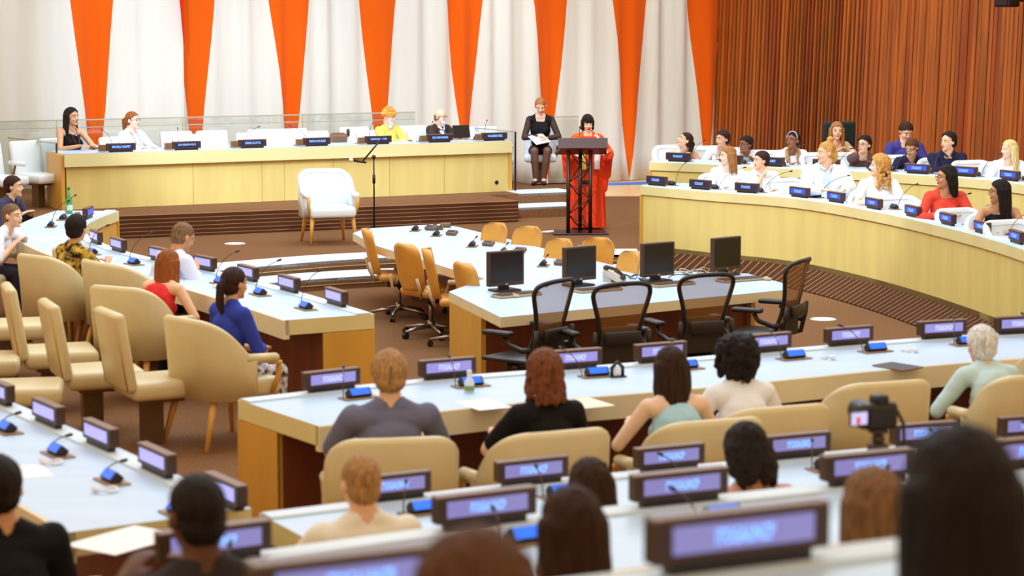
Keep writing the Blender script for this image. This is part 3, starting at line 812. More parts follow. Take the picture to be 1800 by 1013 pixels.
seat_row(D_IN, -1, 1.8, ((608, 1078), (1275, 995)), 'on the nearest desk', 'name displays on the nearest desk', UN, UN, SC_GRV, SC_GRV, T_BLUE, w=.42, con=False)
# left desk: seven facing the seats, two turned to the well
seat_row(LR_IN, -1, .75, ((185, 386), (147, 398), (172, 430), (230, 443), (300, 460), (368, 477), (443, 495), (522, 514), (610, 538)),
         'along the left desk with the bottle', 'name displays on the left desk', None, None, SC_BLUE, SC_LAV, T_PALE, neck=.4, fold=.45, azs=(-2.4, -2.8, 2.8), w=.345, ear=(3, 6))
seat_row(LB_IN, -1, .75, ((-8, 712), (85, 750), (177, 790), (277, 836), (393, 893)),
         'on the desk at lower left', 'name displays on the lower left desk', None, None, SC_BLUE, SC_LAV, T_PALE, neck=.12, fold=.7, azs=(-2.5,), con_off=.24, ear=(2, 3))
# dais displays with names
names = (('MICHELLE GANPET', 186, 262), ('JULIA GREINDEN-WELCH', 301, 259), ('DENISE SCOTTO', 411, 255), ('YIANNITA KOTSI GIORGI', 524, 252),
         ('HARJI PRAKASH MATTHEW', 639, 250), ('DADA RAKSHYANANDA', 747, 247), ('WALDEMAR PEREZ', 841, 244))
desc = ('before the long haired woman in black', 'before the woman with glasses and ponytail', 'before the empty seats left of the middle', 'at the middle of the dais desk',
        'before the turbaned man', 'before the bearded man in the suit', 'nearest the right end of the dais desk')
for (s, px, py), d in zip(names, desc):
    p = P(px, py, 1.06); o = mk_plate(s, None, SC_DARK, SC_VIO, T_BLUE, .41, True)
    q = DS_IN[0] + d_dir * ((V((p.x, p.y, 0)) - DS_IN[0]).dot(d_dir)) + d_nrm * .06
    o.location = (q.x, q.y, 1.058); o.rotation_euler = (0, 0, DAIS_RZ); tag(o, 'blue lettered name display on the dais, ' + d, 'name display', 'dais name displays')
    c = mk_console(.42, {186: -.3, 301: .3, 411: 1.3, 524: -.9}.get(px, .6), .6); q2 = q + d_nrm * .28 - d_dir * .12; c.location = (q2.x, q2.y, 1.058); c.rotation_euler = (0, 0, DAIS_RZ)
    tag(c, 'gooseneck microphone on the dais ' + d, 'microphone', 'dais microphones')

# ================================================================ THINGS ON AND AROUND THE T TABLE
MON = {}
def mk_monitor():
    r = empty('computer_monitor', cat='monitor')
    bm = BM(); rbox(bm, (0, 0, .205), (.37, .05, .31), .008, 2); o = obj('casing', bm, M_BROWNB, r)
    bm = BM(); box(bm, (0, -.0265, .215), (.325, .003, .255)); obj('screen', bm, mat('black_glass_screen', (22, 8, 4), .25), r)
    bm = BM(); box(bm, (0, -.0265, .065), (.03, .003, .012)); obj('badge', bm, M_CHROME, r)
    bm = BM(); box(bm, (0, -.0, .362), (.03, .02, .012)); obj('top_clip', bm, M_GREYM, r)
    bm = BM(); rbox(bm, (0, .03, .06), (.10, .05, .12), .01); rbox(bm, (0, .01, .01), (.24, .19, .02), .008); obj('stand', bm, M_BLACK, r)
    return r
KB = {}
def mk_keyboard():
    r = empty('keyboard', cat='keyboard')
    bm = BM(); rbox(bm, (0, 0, .012), (.45, .16, .02), .005, 1); obj('body', bm, mat('taupe_keyboard', (176, 152, 122), .5), r)
    bm = BM()
    for j in range(5):
        for i in range(17): box(bm, (-.2 + i * .025, -.056 + j * .027, .026), (.02, .021, .01))
    tag(obj('keys', bm, mat('dark_keys', (92, 76, 58), .5), r), kind='stuff')
    return r
ARZ = atan2((tp[8] - tp[9]).y, (tp[8] - tp[9]).x)
mons = [(888, 512, 'leftmost of the four dark monitors on the T shaped table'), (1018, 503, 'second dark monitor from the left, beside the desk telephone'),
        (1155, 495, 'dark monitor between the telephone and the rightmost monitor'), (1275, 484, 'rightmost dark monitor, before the curved front desk')]
for i, (px, py, lb) in enumerate(mons):
    p = P(px, py, TT); place(MON, mk_monitor, (p.x, p.y, TT), ARZ + R((-2, 4, 0, 6)[i]), lb, 'dark monitors on the table')
for i, (px, py, lb) in enumerate(((908, 521, 'below the leftmost monitor'), (1050, 512, 'below the second monitor'), (1180, 502, 'below the third monitor'), (1300, 494, 'below the rightmost monitor'))):
    p = P(px, py, TT); place(KB, mk_keyboard, (p.x, p.y, TT), ARZ + R((2, -2, 1, -3)[i]), 'taupe computer keyboard on the T shaped table ' + lb, 'keyboards')
MS = {}
def mk_mouse():
    r = empty('computer_mouse', cat='mouse'); bm = BM(); ball(bm, (0, 0, .014), (.035, .055, .022)); obj('shell', bm, M_GREYM, r, True)
    bm = BM(); tube(bm, [(0, -.03, .03), (0, -.01, .036)], .005, 6); obj('wheel', bm, M_BLACK, r); return r
for px, py, lb in ((1348, 493, 'at the right end of the table'), (905, 541 - 18, 'by the leftmost keyboard'), (1094, 503, 'beside the telephone')):
    p = P(px, py, TT); place(MS, mk_mouse, (p.x, p.y, TT), ARZ, 'grey computer mouse ' + lb, 'computer mice')
# telephone
p = P(1080, 494, TT); r = empty('desk_telephone', (p.x, p.y, TT), ARZ + R(40), 'beige desk telephone with dark handset between two monitors', 'telephone')
bm = BM(); M = Matrix.Translation((0, 0, .05)) @ Matrix.Rotation(R(28), 4, 'X'); rbox(bm, (0, 0, 0), (.22, .2, .05), .012, 2, M); box(bm, (0, .05, .03), (.18, .08, .06)); obj('base', bm, mat('pale_beige_plastic', (214, 206, 190), .4), r)
bm = BM(); tube(bm, [M @ V((-.085, -.1, .05)), M @ V((-.085, 0, .075)), M @ V((-.085, .1, .05))], .017, 8); ball(bm, M @ V((-.085, -.09, .04)), .028); ball(bm, M @ V((-.085, .09, .04)), .028); obj('handset', bm, M_BROWNB, r, True)
bm = BM()
for i in range(3):
    for j in range(4): box(bm, (.02 + i * .025, -.06 + j * .025, .028), (.017, .017, .008), M)
obj('key_pad', bm, M_BROWNB, r)
# cables
def cable(pxs, z, label, col, seed, amp=.06, name='cable', n=40, rad=.005):
    rs = random.Random(seed); a, b = P(*pxs[0], z), P(*pxs[1], z); pts = []
    for i in range(n):
        t = i / (n - 1); q = a.lerp(b, t); pts.append(V((q.x + amp * sin(t * 17 + seed) * (1 - t * .3), q.y + amp * 1.4 * cos(t * 13 + seed * 2), z + rad + .03 * abs(sin(t * 9 + seed)) * abs(sin(t * 23)))))
    o0 = pts[0].copy(); bm = BM(); tube(bm, [q - o0 for q in pts], rad, 6); o = obj(name, bm, col, None, True); o.location = o0
    return tag(o, label, 'cable', 'loose cables on the table')
cable(((950, 505), (1030, 496)), TT, 'grey cable curling between the two left monitors', M_GREYM, 1)
cable(((1095, 488), (1135, 492)), TT, 'dark cable piled right of the telephone', M_BLACK, 2)
cable(((1180, 484), (1250, 478)), TT, 'tangled pale cable between the two right monitors', M_GREYM, 3, .1, n=70)
cable(((1190, 487), (1262, 482)), TT, 'tangled black cable between the two right monitors', M_BLACK, 5, .09, n=70)
cable(((1120, 486), (1165, 483)), TT, 'short white cable behind the third monitor', mat('white_plastic', (238, 236, 240), .4), 7)
cable(((765, 397), (798, 398)), TT, 'small heap of dark cable at the far end of the long table', M_BLACK, 9, .05)
# consoles lying along the long table
for i, (px, py) in enumerate(((730, 406), (767, 415), (830, 434), (885, 446), (955, 468))):
    p = P(px, py, TT)
    rz = R(30)
    c = mk_console(.12, 2.2, .3); c.location = (p.x, p.y, TT); c.rotation_euler = (0, 0, R(90) + atan2((tp[11] - tp[12]).y, (tp[11] - tp[12]).x) + R(60)); tag(c, '%s small console from the far end of the long table' % ORD[i], 'microphone', 'consoles on the long table')
    r = dup_box = empty('interpreter_unit', (p.x + .17, p.y + .06, TT), R(-35), '%s small dark wedge unit from the far end of the long table' % ORD[i], 'electronic unit', 'wedge units on the long table')
    bm = BM(); M = Matrix.Translation((0, 0, .03)) @ Matrix.Rotation(R(25), 4, 'X'); rbox(bm, (0, 0, 0), (.13, .07, .04), .008, 2, M); obj('housing', bm, M_BROWNT, r)
    bm = BM(); box(bm, (0, 0, .022), (.09, .03, .004), M); obj('button_panel', bm, M_BLACK, r)
# small items far end
for px, py, lb in ((783, 400, 'brown box'), (770, 404, 'grey puck')):
    p = P(px, py, TT); bm = BM(); rbox(bm, (0, 0, .025), (.12, .08, .05), .012); o = obj('equipment_box' if 'box' in lb else 'desk_speaker', bm, M_BROWNT, None); o.location = (p.x, p.y, TT)
    tag(o, 'small %s at the far end of the long table' % lb, 'electronic unit')

def dir_chair(px, py, z, rz, first, mk, label, group, dx=0, dy=0):
    p = P(px, py, z); return place(first, mk, (p.x + dx, p.y + dy, z), rz, label, group)
# tan task chairs: seat centre pixel given at floor level
LEG = (tp[11] - tp[12]); LEGA = atan2(LEG.y, LEG.x)       # direction of the long table towards the camera
def top_chair(px, py, a, top, back, first, mk, lb, g):
    # the top of the backrest stands at this picture point
    p = P(px, py, WZ + top); rz = R(a); return place(first, mk, (p.x + sin(rz) * back, p.y - cos(rz) * back, WZ), rz, lb, g)
for px, py, a, lb in ((642, 402, 98, 'tan leather task chair at the far left corner of the long table'), (706, 428, 128, 'tan leather task chair turned with its broad back outward, second on the left side'),
                      (748, 437, 92, 'tan leather task chair seen edge on, third on the left side'), (808, 461, 118, 'tan leather task chair next to the leftmost monitor')):
    top_chair(px, py, a, .95, .35, TASK, mk_task, lb, 'tan chairs on the left side of the table')
for px, py, a, lb in ((878, 392, -52, 'tan chair nearest the dais on the right side of the long table'), (935, 398, -44, 'tan chair second from the dais on the right side'),
                      (992, 420, -52, 'low tan chair back before the lectern'), (1058, 418, -40, 'tan chair behind the second monitor'), (1116, 442, -66, 'tan chair mostly hidden by the third monitor')):
    top_chair(px, py, a, .95, .35, TASK, mk_task, lb, 'tan chairs on the right side of the table')
for px, py, a, lb in ((990, 494, 232, 'black mesh office chair turned left before the leftmost monitor'), (1103, 500, 204, 'black mesh office chair behind the woman with dark straight hair'),
                      (1252, 484, 204, 'black mesh office chair behind the curly black haired person'), (1418, 458, 242, 'black mesh office chair turned left at the right end of the table')):
    top_chair(px, py, a, 1.10, .39, MESHC, mk_mesh, lb, 'black mesh office chairs')

# white armchair on the stage
p = P(577, 427, 0); WA = place({}, mk_white, (p.x, p.y, 0), R(18), 'single white leather armchair with light oak legs before the dais'); WA.scale = (1.08, 1.08, 1.04)
# microphone stand
p = P(658, 402, 0); k = p.y / FPX; r = empty('microphone_stand', (p.x, p.y, 0), 0, 'thin black microphone stand with a boom before the dais desk', 'microphone stand')
bm = BM(); cyl(bm, (0, 0, 0), .14, .02, 24); obj('round_base', bm, M_BLKM, r)
bm = BM(); cyl(bm, (0, 0, .02), .011, .95); obj('pole', bm, M_BLKM, r, True)
bm = BM(); cyl(bm, (0, 0, .62), .02, .12); ball(bm, (0, 0, .98), .03); obj('clutch', bm, M_BLKM, r, True)
def lc(px, py): q = Q(px, py, p.y); return V((q.x - p.x, 0, q.z))
bm = BM(); tube(bm, [lc(675, 239), lc(638, 283)], .011, 8); obj('boom_arm', bm, M_BLKM, r, True)
bm = BM(); tube(bm, [lc(644, 286), lc(622, 282)], [.013, .02], 8); o = obj('microphone', bm, M_BLKM, r, True)
bm = BM(); ball(bm, lc(617, 281), .03); obj('foam_tip', bm, mat('pale_foam', (225, 215, 205), .9), o, True)
# lectern
p = P(1019, 411, 0); LDEP = p.y; r = empty('lectern', (p.x, p.y, 0), R(4), 'black truss lectern with a sloped dark top before the woman in red', 'lectern')
bm = BM(); rbox(bm, (0, .05, .012), (.74, .52, .024), .008, 1); obj('base_plate', bm, M_BLKM, r)
posts = [(-.165, -.10), (.13, -.10), (.02, .16)]
for x, y in posts:
    bm = BM(); cyl(bm, (x, y, .02), .026, 1.10, 12); obj('post', bm, M_BLKM, r, True)
for (a, b) in ((0, 1), (1, 2), (0, 2)):
    bm = BM(); x0, y0 = posts[a]; x1, y1 = posts[b]; n = 5
    for i in range(n):
        z0, z1 = .06 + i * .21, .06 + (i + 1) * .21
        if (i + a) % 2: tube(bm, [(x0, y0, z0), (x1, y1, z1)], .008, 6)
        else: tube(bm, [(x1, y1, z0), (x0, y0, z1)], .008, 6)
    obj('lattice', bm, M_BLKM, r, True)
bm = BM(); M = Matrix.Translation((.02, .02, 1.15)) @ Matrix.Rotation(R(-20), 4, 'X')
vs = [(-.34, .21), (.36, .21), (.40 - .08, -.19), (-.26, -.19)]
a = [bm.verts.new(M @ V((x * 1.0, y, 0))) for x, y in vs]; b = [bm.verts.new(M @ V((x, y, -.035))) for x, y in vs]
bm.faces.new(a); bm.faces.new(b[::-1])
for i in range(4): bm.faces.new((a[i], b[i], b[(i + 1) % 4], a[(i + 1) % 4]))
bmesh.ops.translate(bm, verts=bm.verts[:], vec=(0, 0, 0))
box(bm, (0, -.20, 0.0), (.66, .03, .14), M)
obj('sloped_top', bm, mat('dark_maroon_top', (66, 26, 22), .35), r)
bm = BM(); pts = [V((.02, -.02, 1.14)), V((.0, .0, 1.28)), V((-.01, .04, 1.38)), V((.02, .12, 1.41))]; tube(bm, pts, .006, 6); ball(bm, (.02, .13, 1.412), (.022, .03, .022)); obj('gooseneck_microphone', bm, M_BLACK, r, True)
p2 = P(963, 411, 0); bm = BM(); tube(bm, [(-.08, 0, .02), (.08, 0, .03)], [.012, .02], 8); o = obj('hand_microphone', bm, mat('white_plastic', (238, 236, 240), .4), None, True); o.location = (p2.x, p2.y, .0); tag(o, 'pale tapered object lying on the floor at the left corner of the lectern', 'floor item')
# floor discs
for px, py, z, lb in ((413, 429, 0, 'white round floor cover on the stage carpet before the dais'), (1447, 562, WZ, 'white round floor cover on the carpet right of the mesh chairs')):
    p = P(px, py, z); r = empty('floor_cover', (p.x, p.y, z), 0, lb, 'floor cover', 'white round floor covers'); bm = BM(); cyl(bm, (0, 0, 0), .13, .008, 32); obj('lid', bm, M_TREAD, r)
    bm = BM(); cyl(bm, (0, 0, 0), .14, .004, 32); obj('ring', bm, M_GREYM, r)
# bottle, papers, folders
p = P(122, 376, .75); r = empty('glass_bottle', (p.x, p.y, .75), 0, 'green glass bottle with a pale label on the left desk', 'bottle')
bm = BM(); tube(bm, [(0, 0, 0), (0, 0, .01), (0, 0, .15), (0, 0, .20), (0, 0, .27)], [.03, .036, .036, .016, .014], 16); obj('body', bm, mat('green_glass', (70, 170, 90), .1, alpha=.85, coat=.5), r, True)
bm = BM(); tube(bm, [(0, 0, .04), (0, 0, .10)], [.0368, .0368], 16); obj('paper_label', bm, mat('mint_label', (200, 228, 210), .6), r)
bm = BM(); cyl(bm, (0, 0, .265), .016, .025); obj('cap', bm, mat('dark_green_cap', (40, 110, 60), .4), r)
M_PAPER = mat('white_paper', (244, 246, 250), .7)
def paper(px, py, z, rz, label, s=(.21, .297), name='paper_sheet', m=None, h=.002, on=0):
    p = P(px, py, z); bm = BM(); box(bm, (0, 0, h / 2), (*s, h)); o = obj(name, bm, m or M_PAPER, None); o.location = (p.x, p.y, z + on); o.rotation_euler = (0, 0, rz)
    return tag(o, label, 'paper' if 'paper' in name or 'sheet' in name else name.split('_')[-1])
paper(100, 382, .75, .5, 'white paper sheet beside the green bottle')
paper(85, 395, .75, .2, 'blue tinted paper sheet on the left desk before the grey haired man', m=mat('pale_blue_paper', (196, 216, 250), .7))
paper(95, 420, .75, .4, 'open white paper on the left desk behind the curly haired woman', (.42, .3))
paper(205, 470, .75, .6, 'white sheet under the hand of the woman in the floral blouse')
paper(850, 712, .75, .5, 'white sheet on the desk right of the grey shirted man')
paper(1030, 717 - 8, .75, .5, 'cream sheet between the curly haired and the dark haired women', m=mat('cream_paper', (240, 230, 205), .7))
paper(220, 950, .75, -.6, 'white paper at the near end of the lower left desk', (.30, .42))
paper(45, 830, .75, .4, 'white sheet by the man at the lower left edge')
paper(165, 258, 1.058, DAIS_RZ, 'white papers before the long haired woman on the dais desk', (.4, .25), h=.012)
paper(715, 246, 1.058, DAIS_RZ, 'white papers before the turbaned man on the dais desk', (.35, .25), h=.012)
p = P(1578, 646, .75); r = empty('tablet', (p.x, p.y, .75), R(40), 'thin grey tablet lying on the desk left of the white haired person', 'tablet')
bm = BM(); rbox(bm, (0, 0, .006), (.19, .26, .01), .004, 1); obj('body', bm, M_BROWNT, r); bm = BM(); box(bm, (0, 0, .0115), (.16, .22, .001)); obj('screen', bm, M_BLACK, r)
p = P(825, 690, .75); r = empty('water_bottle', (p.x, p.y, .75), 0, 'small clear plastic bottle on the desk right of the grey shirted man', 'bottle')
bm = BM(); tube(bm, [(0, 0, 0), (0, 0, .06), (0, 0, .09), (0, 0, .115)], [.028, .03, .014, .013], 14); obj('body', bm, mat('clear_pale_plastic', (225, 232, 250), .2), r, True)
bm = BM(); cyl(bm, (0, 0, .112), .015, .018); obj('cap', bm, M_TREAD, r); bm = BM(); cyl(bm, (0, 0, .012), .0305, .03); obj('label_band', bm, mat('green_label', (120, 160, 90), .6), r)
p = P(1085, 663, .75); r = empty('desk_clip_stand', (p.x, p.y, .75), R(20), 'small dark arched holder on the desk between the two dark haired people', 'holder')
bm = BM(); tube(bm, [(-.035, 0, 0), (-.035, 0, .06), (0, 0, .09), (.035, 0, .06), (.035, 0, 0)], .012, 8); box(bm, (0, 0, .004), (.1, .06, .008)); obj('arch', bm, M_BLACK, r, True)
bm = BM(); box(bm, (0, 0, .04), (.035, .01, .05)); obj('card', bm, M_PAPER, r)
# devices on dais desk: laptop screen and tablet holder
p = P(818, 247, 1.058); r = empty('laptop', (p.x, p.y, 1.058), DAIS_RZ + R(8), 'open laptop with its dark lid beside the bearded man', 'laptop')
M = Matrix.Translation((0, .08, .0)) @ Matrix.Rotation(R(-12), 4, 'X'); bm = BM(); rbox(bm, (0, 0, .13), (.30, .012, .19), .004, 1, M); obj('lid', bm, M_BLACK, r); bm = BM(); rbox(bm, (0, .2, .01), (.30, .2, .018), .005, 1); obj('keyboard_base', bm, M_GREYM, r)
p = P(600, 251, 1.058); r = empty('desk_console', (p.x, p.y, 1.058), DAIS_RZ, 'dark sloped control console left of the turbaned man', 'console')
bm = BM(); M = Matrix.Translation((0, .1, .06)) @ Matrix.Rotation(R(20), 4, 'X'); rbox(bm, (0, 0, 0), (.24, .12, .12), .012, 2, M); box(bm, (0, .12, .07), (.17, .03, .14)); obj('casing', bm, M_BROWNT, r)
bm = BM(); cap(bm, (.15, .1, .1), (.15, .1, .17), .025); obj('knob_post', bm, M_BROWNB, r)
p = P(190 - 7, 254, .3); r = empty('floor_microphone_post', (p.x + .3, p.y + 1.0, .3), 0, 'thin white post with a dark tip behind the dais desk between the two women', 'post')
bm = BM(); cyl(bm, (0, 0, 0), .014, 1.13); cyl(bm, (0, 0, 0), .1, .015); obj('pole', bm, M_TREAD, r); bm = BM(); rbox(bm, (0, 0, 1.15), (.04, .04, .05), .008); obj('tip', bm, M_BROWNB, r)

# ================================================================ PEOPLE
TSC = bpy.data.scenes.new('workbench')
def remesh(bm, vox, smooth=3, disp=None):
    me = bpy.data.meshes.new('t'); bmesh.ops.recalc_face_normals(bm, faces=bm.faces[:]); bm.to_mesh(me); bm.free()
    o = bpy.data.objects.new('t', me); TSC.collection.objects.link(o)
    m = o.modifiers.new('r', 'REMESH'); m.mode = 'VOXEL'; m.voxel_size = vox; m.use_smooth_shade = True
    if smooth: s = o.modifiers.new('s', 'SMOOTH'); s.factor = .5; s.iterations = smooth
    VL = TSC.view_layers[0]; VL.update(); dg = VL.depsgraph; me2 = bpy.data.meshes.new_from_object(o.evaluated_get(dg))
    bpy.data.objects.remove(o); bpy.data.meshes.remove(me)
    if disp:
        n = len(me2.vertices); a = np.empty(n * 3, 'f'); b = np.empty(n * 3, 'f')
        me2.vertices.foreach_get('co', a); me2.vertices.foreach_get('normal', b); a = a.reshape(-1, 3).tolist(); b = b.reshape(-1, 3).tolist()
        me2.vertices.foreach_set('co', np.array([disp(V(c), V(q)) for c, q in zip(a, b)], 'f').ravel()); me2.update()
    return me2
def ik(s, h, l1, l2, pole):
    d = h - s; L = min(d.length, (l1 + l2) * .995); d.normalize(); h = s + d * L
    a = (l1 * l1 - l2 * l2 + L * L) / (2 * L); b = sqrt(max(0, l1 * l1 - a * a))
    p = pole - d * pole.dot(d); p.normalize()
    return s + d * a + p * b, h
def part(name, me, m, parent):
    for p in me.polygons: p.use_smooth = True
    me.materials.clear()
    for x in (m if isinstance(m, (list, tuple)) else (m,)): me.materials.append(x)
    o = bpy.data.objects.new(name, me); C.objects.link(o); o.parent = parent; return o
SKIN = {'light': (236, 186, 150), 'fair': (240, 200, 172), 'tan': (206, 148, 106), 'brown': (150, 92, 58), 'dark': (96, 56, 36), 'olive': (214, 160, 118)}
def skin(k): return mat('skin_' + k, SKIN[k], .5, var=.03, vscale=(20, 20, 20))
def cloth(name, col, **k): return mat(name, col, k.pop('rough', .8), spec=.2, bump=k.pop('bump', .15), bscale=(14, 14, 14), **k)
def hairm(name, col): return mat('hair_' + name, col, .62, spec=.22, var=.34, vscale=(90, 90, 7), bump=.8, bscale=(190, 190, 14))
HC = {'black': (30, 20, 16), 'darkbrown': (56, 32, 20), 'brown': (92, 56, 30), 'auburn': (150, 82, 36), 'lightbrown': (168, 112, 62), 'blonde': (200, 146, 74), 'sandy': (176, 132, 84),
      'white': (236, 232, 236), 'grey': (170, 160, 150), 'curlybrown': (120, 66, 34), 'paleblonde': (232, 205, 140), 'greybrown': (130, 96, 66)}

def hair_mesh(style, vox, rs, L=.3):
    """in head coordinates, face towards -Y"""
    bm = BM()
    thick = {'short': .014, 'crop': .005, 'bald': .006, 'bob': .014, 'long': .012, 'pony': .008, 'bun': .008, 'curly': .022, 'afro': .035, 'curlyshort': .02, 'wavy': .016, 'topbun': .008, 'fluffy': .022}[style]
    ball(bm, (0, .012, .040), (.077 + thick, .097 + thick, .088 + thick), sub=3)
    ball(bm, (0, .045, -.015), (.068 + thick * .7, .058 + thick, .07), sub=3)
    ellim = {'bald': -5}.get(style, 44)
    azl = {'short': 74, 'crop': 72, 'bald': 120, 'fluffy': 78, 'bob': 62, 'long': 66, 'curlyshort': 76, 'curly': 64, 'afro': 62}.get(style, 72)
    if style == 'bob':
        for a in range(-125, 126, 14):
            x, y = sin(R(a)) * .084, .012 + cos(R(a)) * .088
            cap(bm, (x, y, .03), (x * 1.03, y * 1.03, -.085), .020, .017)
        for x in (-.05, -.025, 0, .025, .05): cap(bm, (x, -.066 + abs(x) * .3, .10), (x * 1.05, -.094 + abs(x) * .35, .045), .014, .010)
    if style in ('long', 'wavy'):
        for a in range(-100, 101, 14):
            x, y = sin(R(a)) * .080, .012 + cos(R(a)) * .082; w = .012 * rs.uniform(-1, 1)
            l = L * rs.uniform(.88, 1.05); k = 1.02 + .10 * abs(sin(R(a)))
            m1 = (x * k, y * .95 + .015, -l * .45); m2 = (x * .95 + w, y * .8 + .035 + w, -l)
            cap(bm, (x, y, .03), m1, .028, .026); cap(bm, m1, m2, .026, .012)
    if style in ('curly',):
        for i in range(190):
            a = R(rs.uniform(-116, 116)); z = rs.uniform(-L, .09); k = 1 + .25 * max(0, min(1, -z / L + .3))
            ball(bm, (sin(a) * .082 * k, .014 + cos(a) * .086 * k, z), rs.uniform(.014, .025), sub=1)
    if style == 'afro':
        for i in range(150):
            a = R(rs.uniform(-118, 118)); z = rs.uniform(-.13, .13); k = sqrt(max(.1, 1 - (z / .17) ** 2)) * 1.2
            ball(bm, (sin(a) * .098 * k, .02 + cos(a) * .1 * k, z * .95 + .01), rs.uniform(.018, .03), sub=1)
    if style in ('curlyshort', 'fluffy'):
        for i in range(110):
            a = R(rs.uniform(-180, 180)); e = R(rs.uniform(-25, 90)); k = .092
            if (cos(a) < -.1 and e < R(40)) or (cos(a) < .3 and e < R(18)): continue
            ball(bm, (sin(a) * cos(e) * k * .92, .012 + cos(a) * cos(e) * k * 1.1, .045 + sin(e) * k), rs.uniform(.012, .02), sub=1)
    if style == 'pony':
        cap(bm, (0, .10, .03), (0, .135, .0), .03, .034); cap(bm, (0, .135, .0), (0.01, .14, -L * .6), .036, .03); cap(bm, (0.01, .14, -L * .6), (0, .125, -L), .03, .01)
    if style == 'bun': ball(bm, (0, .118, .035), (.045, .04, .045), sub=2)
    if style == 'topbun': ball(bm, (0, .05, .155), (.045, .045, .035), sub=2); ball(bm, (0, .09, -.03), (.06, .05, .09), sub=2)
    amp = {'curly': .006, 'afro': .007, 'curlyshort': .005, 'fluffy': .005, 'wavy': .007, 'short': .0045, 'long': .006, 'pony': .004, 'bun': .005}.get(style, .003); fr = 55
    seed = rs.uniform(0, 50)
    def disp(c, n):
        s = V((c.x * fr, c.y * fr, c.z * (fr * (.12 if style in ('long', 'pony', 'bob', 'short') else .8)) + seed)); c = c + n * (amp * noise.noise(s))
        az = math.degrees(atan2(abs(c.x), -c.y)); rr = math.hypot(c.x, c.y); el = math.degrees(atan2(c.z, rr))
        lim = ellim + 7 * noise.noise(V((c.x * 45, c.z * 10, seed))) - 22 * (az / azl) ** 2 if style != 'bald' else 999
        if style == 'bald':
            if el > 18 or az < 78: c = c * .78
            return c
        if style in ('short', 'crop', 'fluffy', 'curlyshort', 'pony', 'bun', 'topbun') and c.z < .014 and az < 104: return V((c.x * .74, c.y * .72 + .01, c.z * .9))
        if style == 'bob' and c.y < -.04 and el > 20: return c
        if az < azl and el < lim + (8 if style == 'fluffy' else 0) and rr > .03: c = V((c.x * .74, c.y * .70 + .01, c.z * .9))
        return c
    me = remesh(bm, vox, 2, disp)
    return me

def torus_wrap(bm, c, rx, ry, r, tilt, n=24):
    M = Matrix.Translation(c) @ Matrix.Rotation(tilt[0], 4, 'X') @ Matrix.Rotation(tilt[1], 4, 'Y')
    pts = [M @ V((rx * cos(2 * pi * k / n), ry * sin(2 * pi * k / n), 0)) for k in range(n + 1)]; tube(bm, pts, r, 8, caps=False)

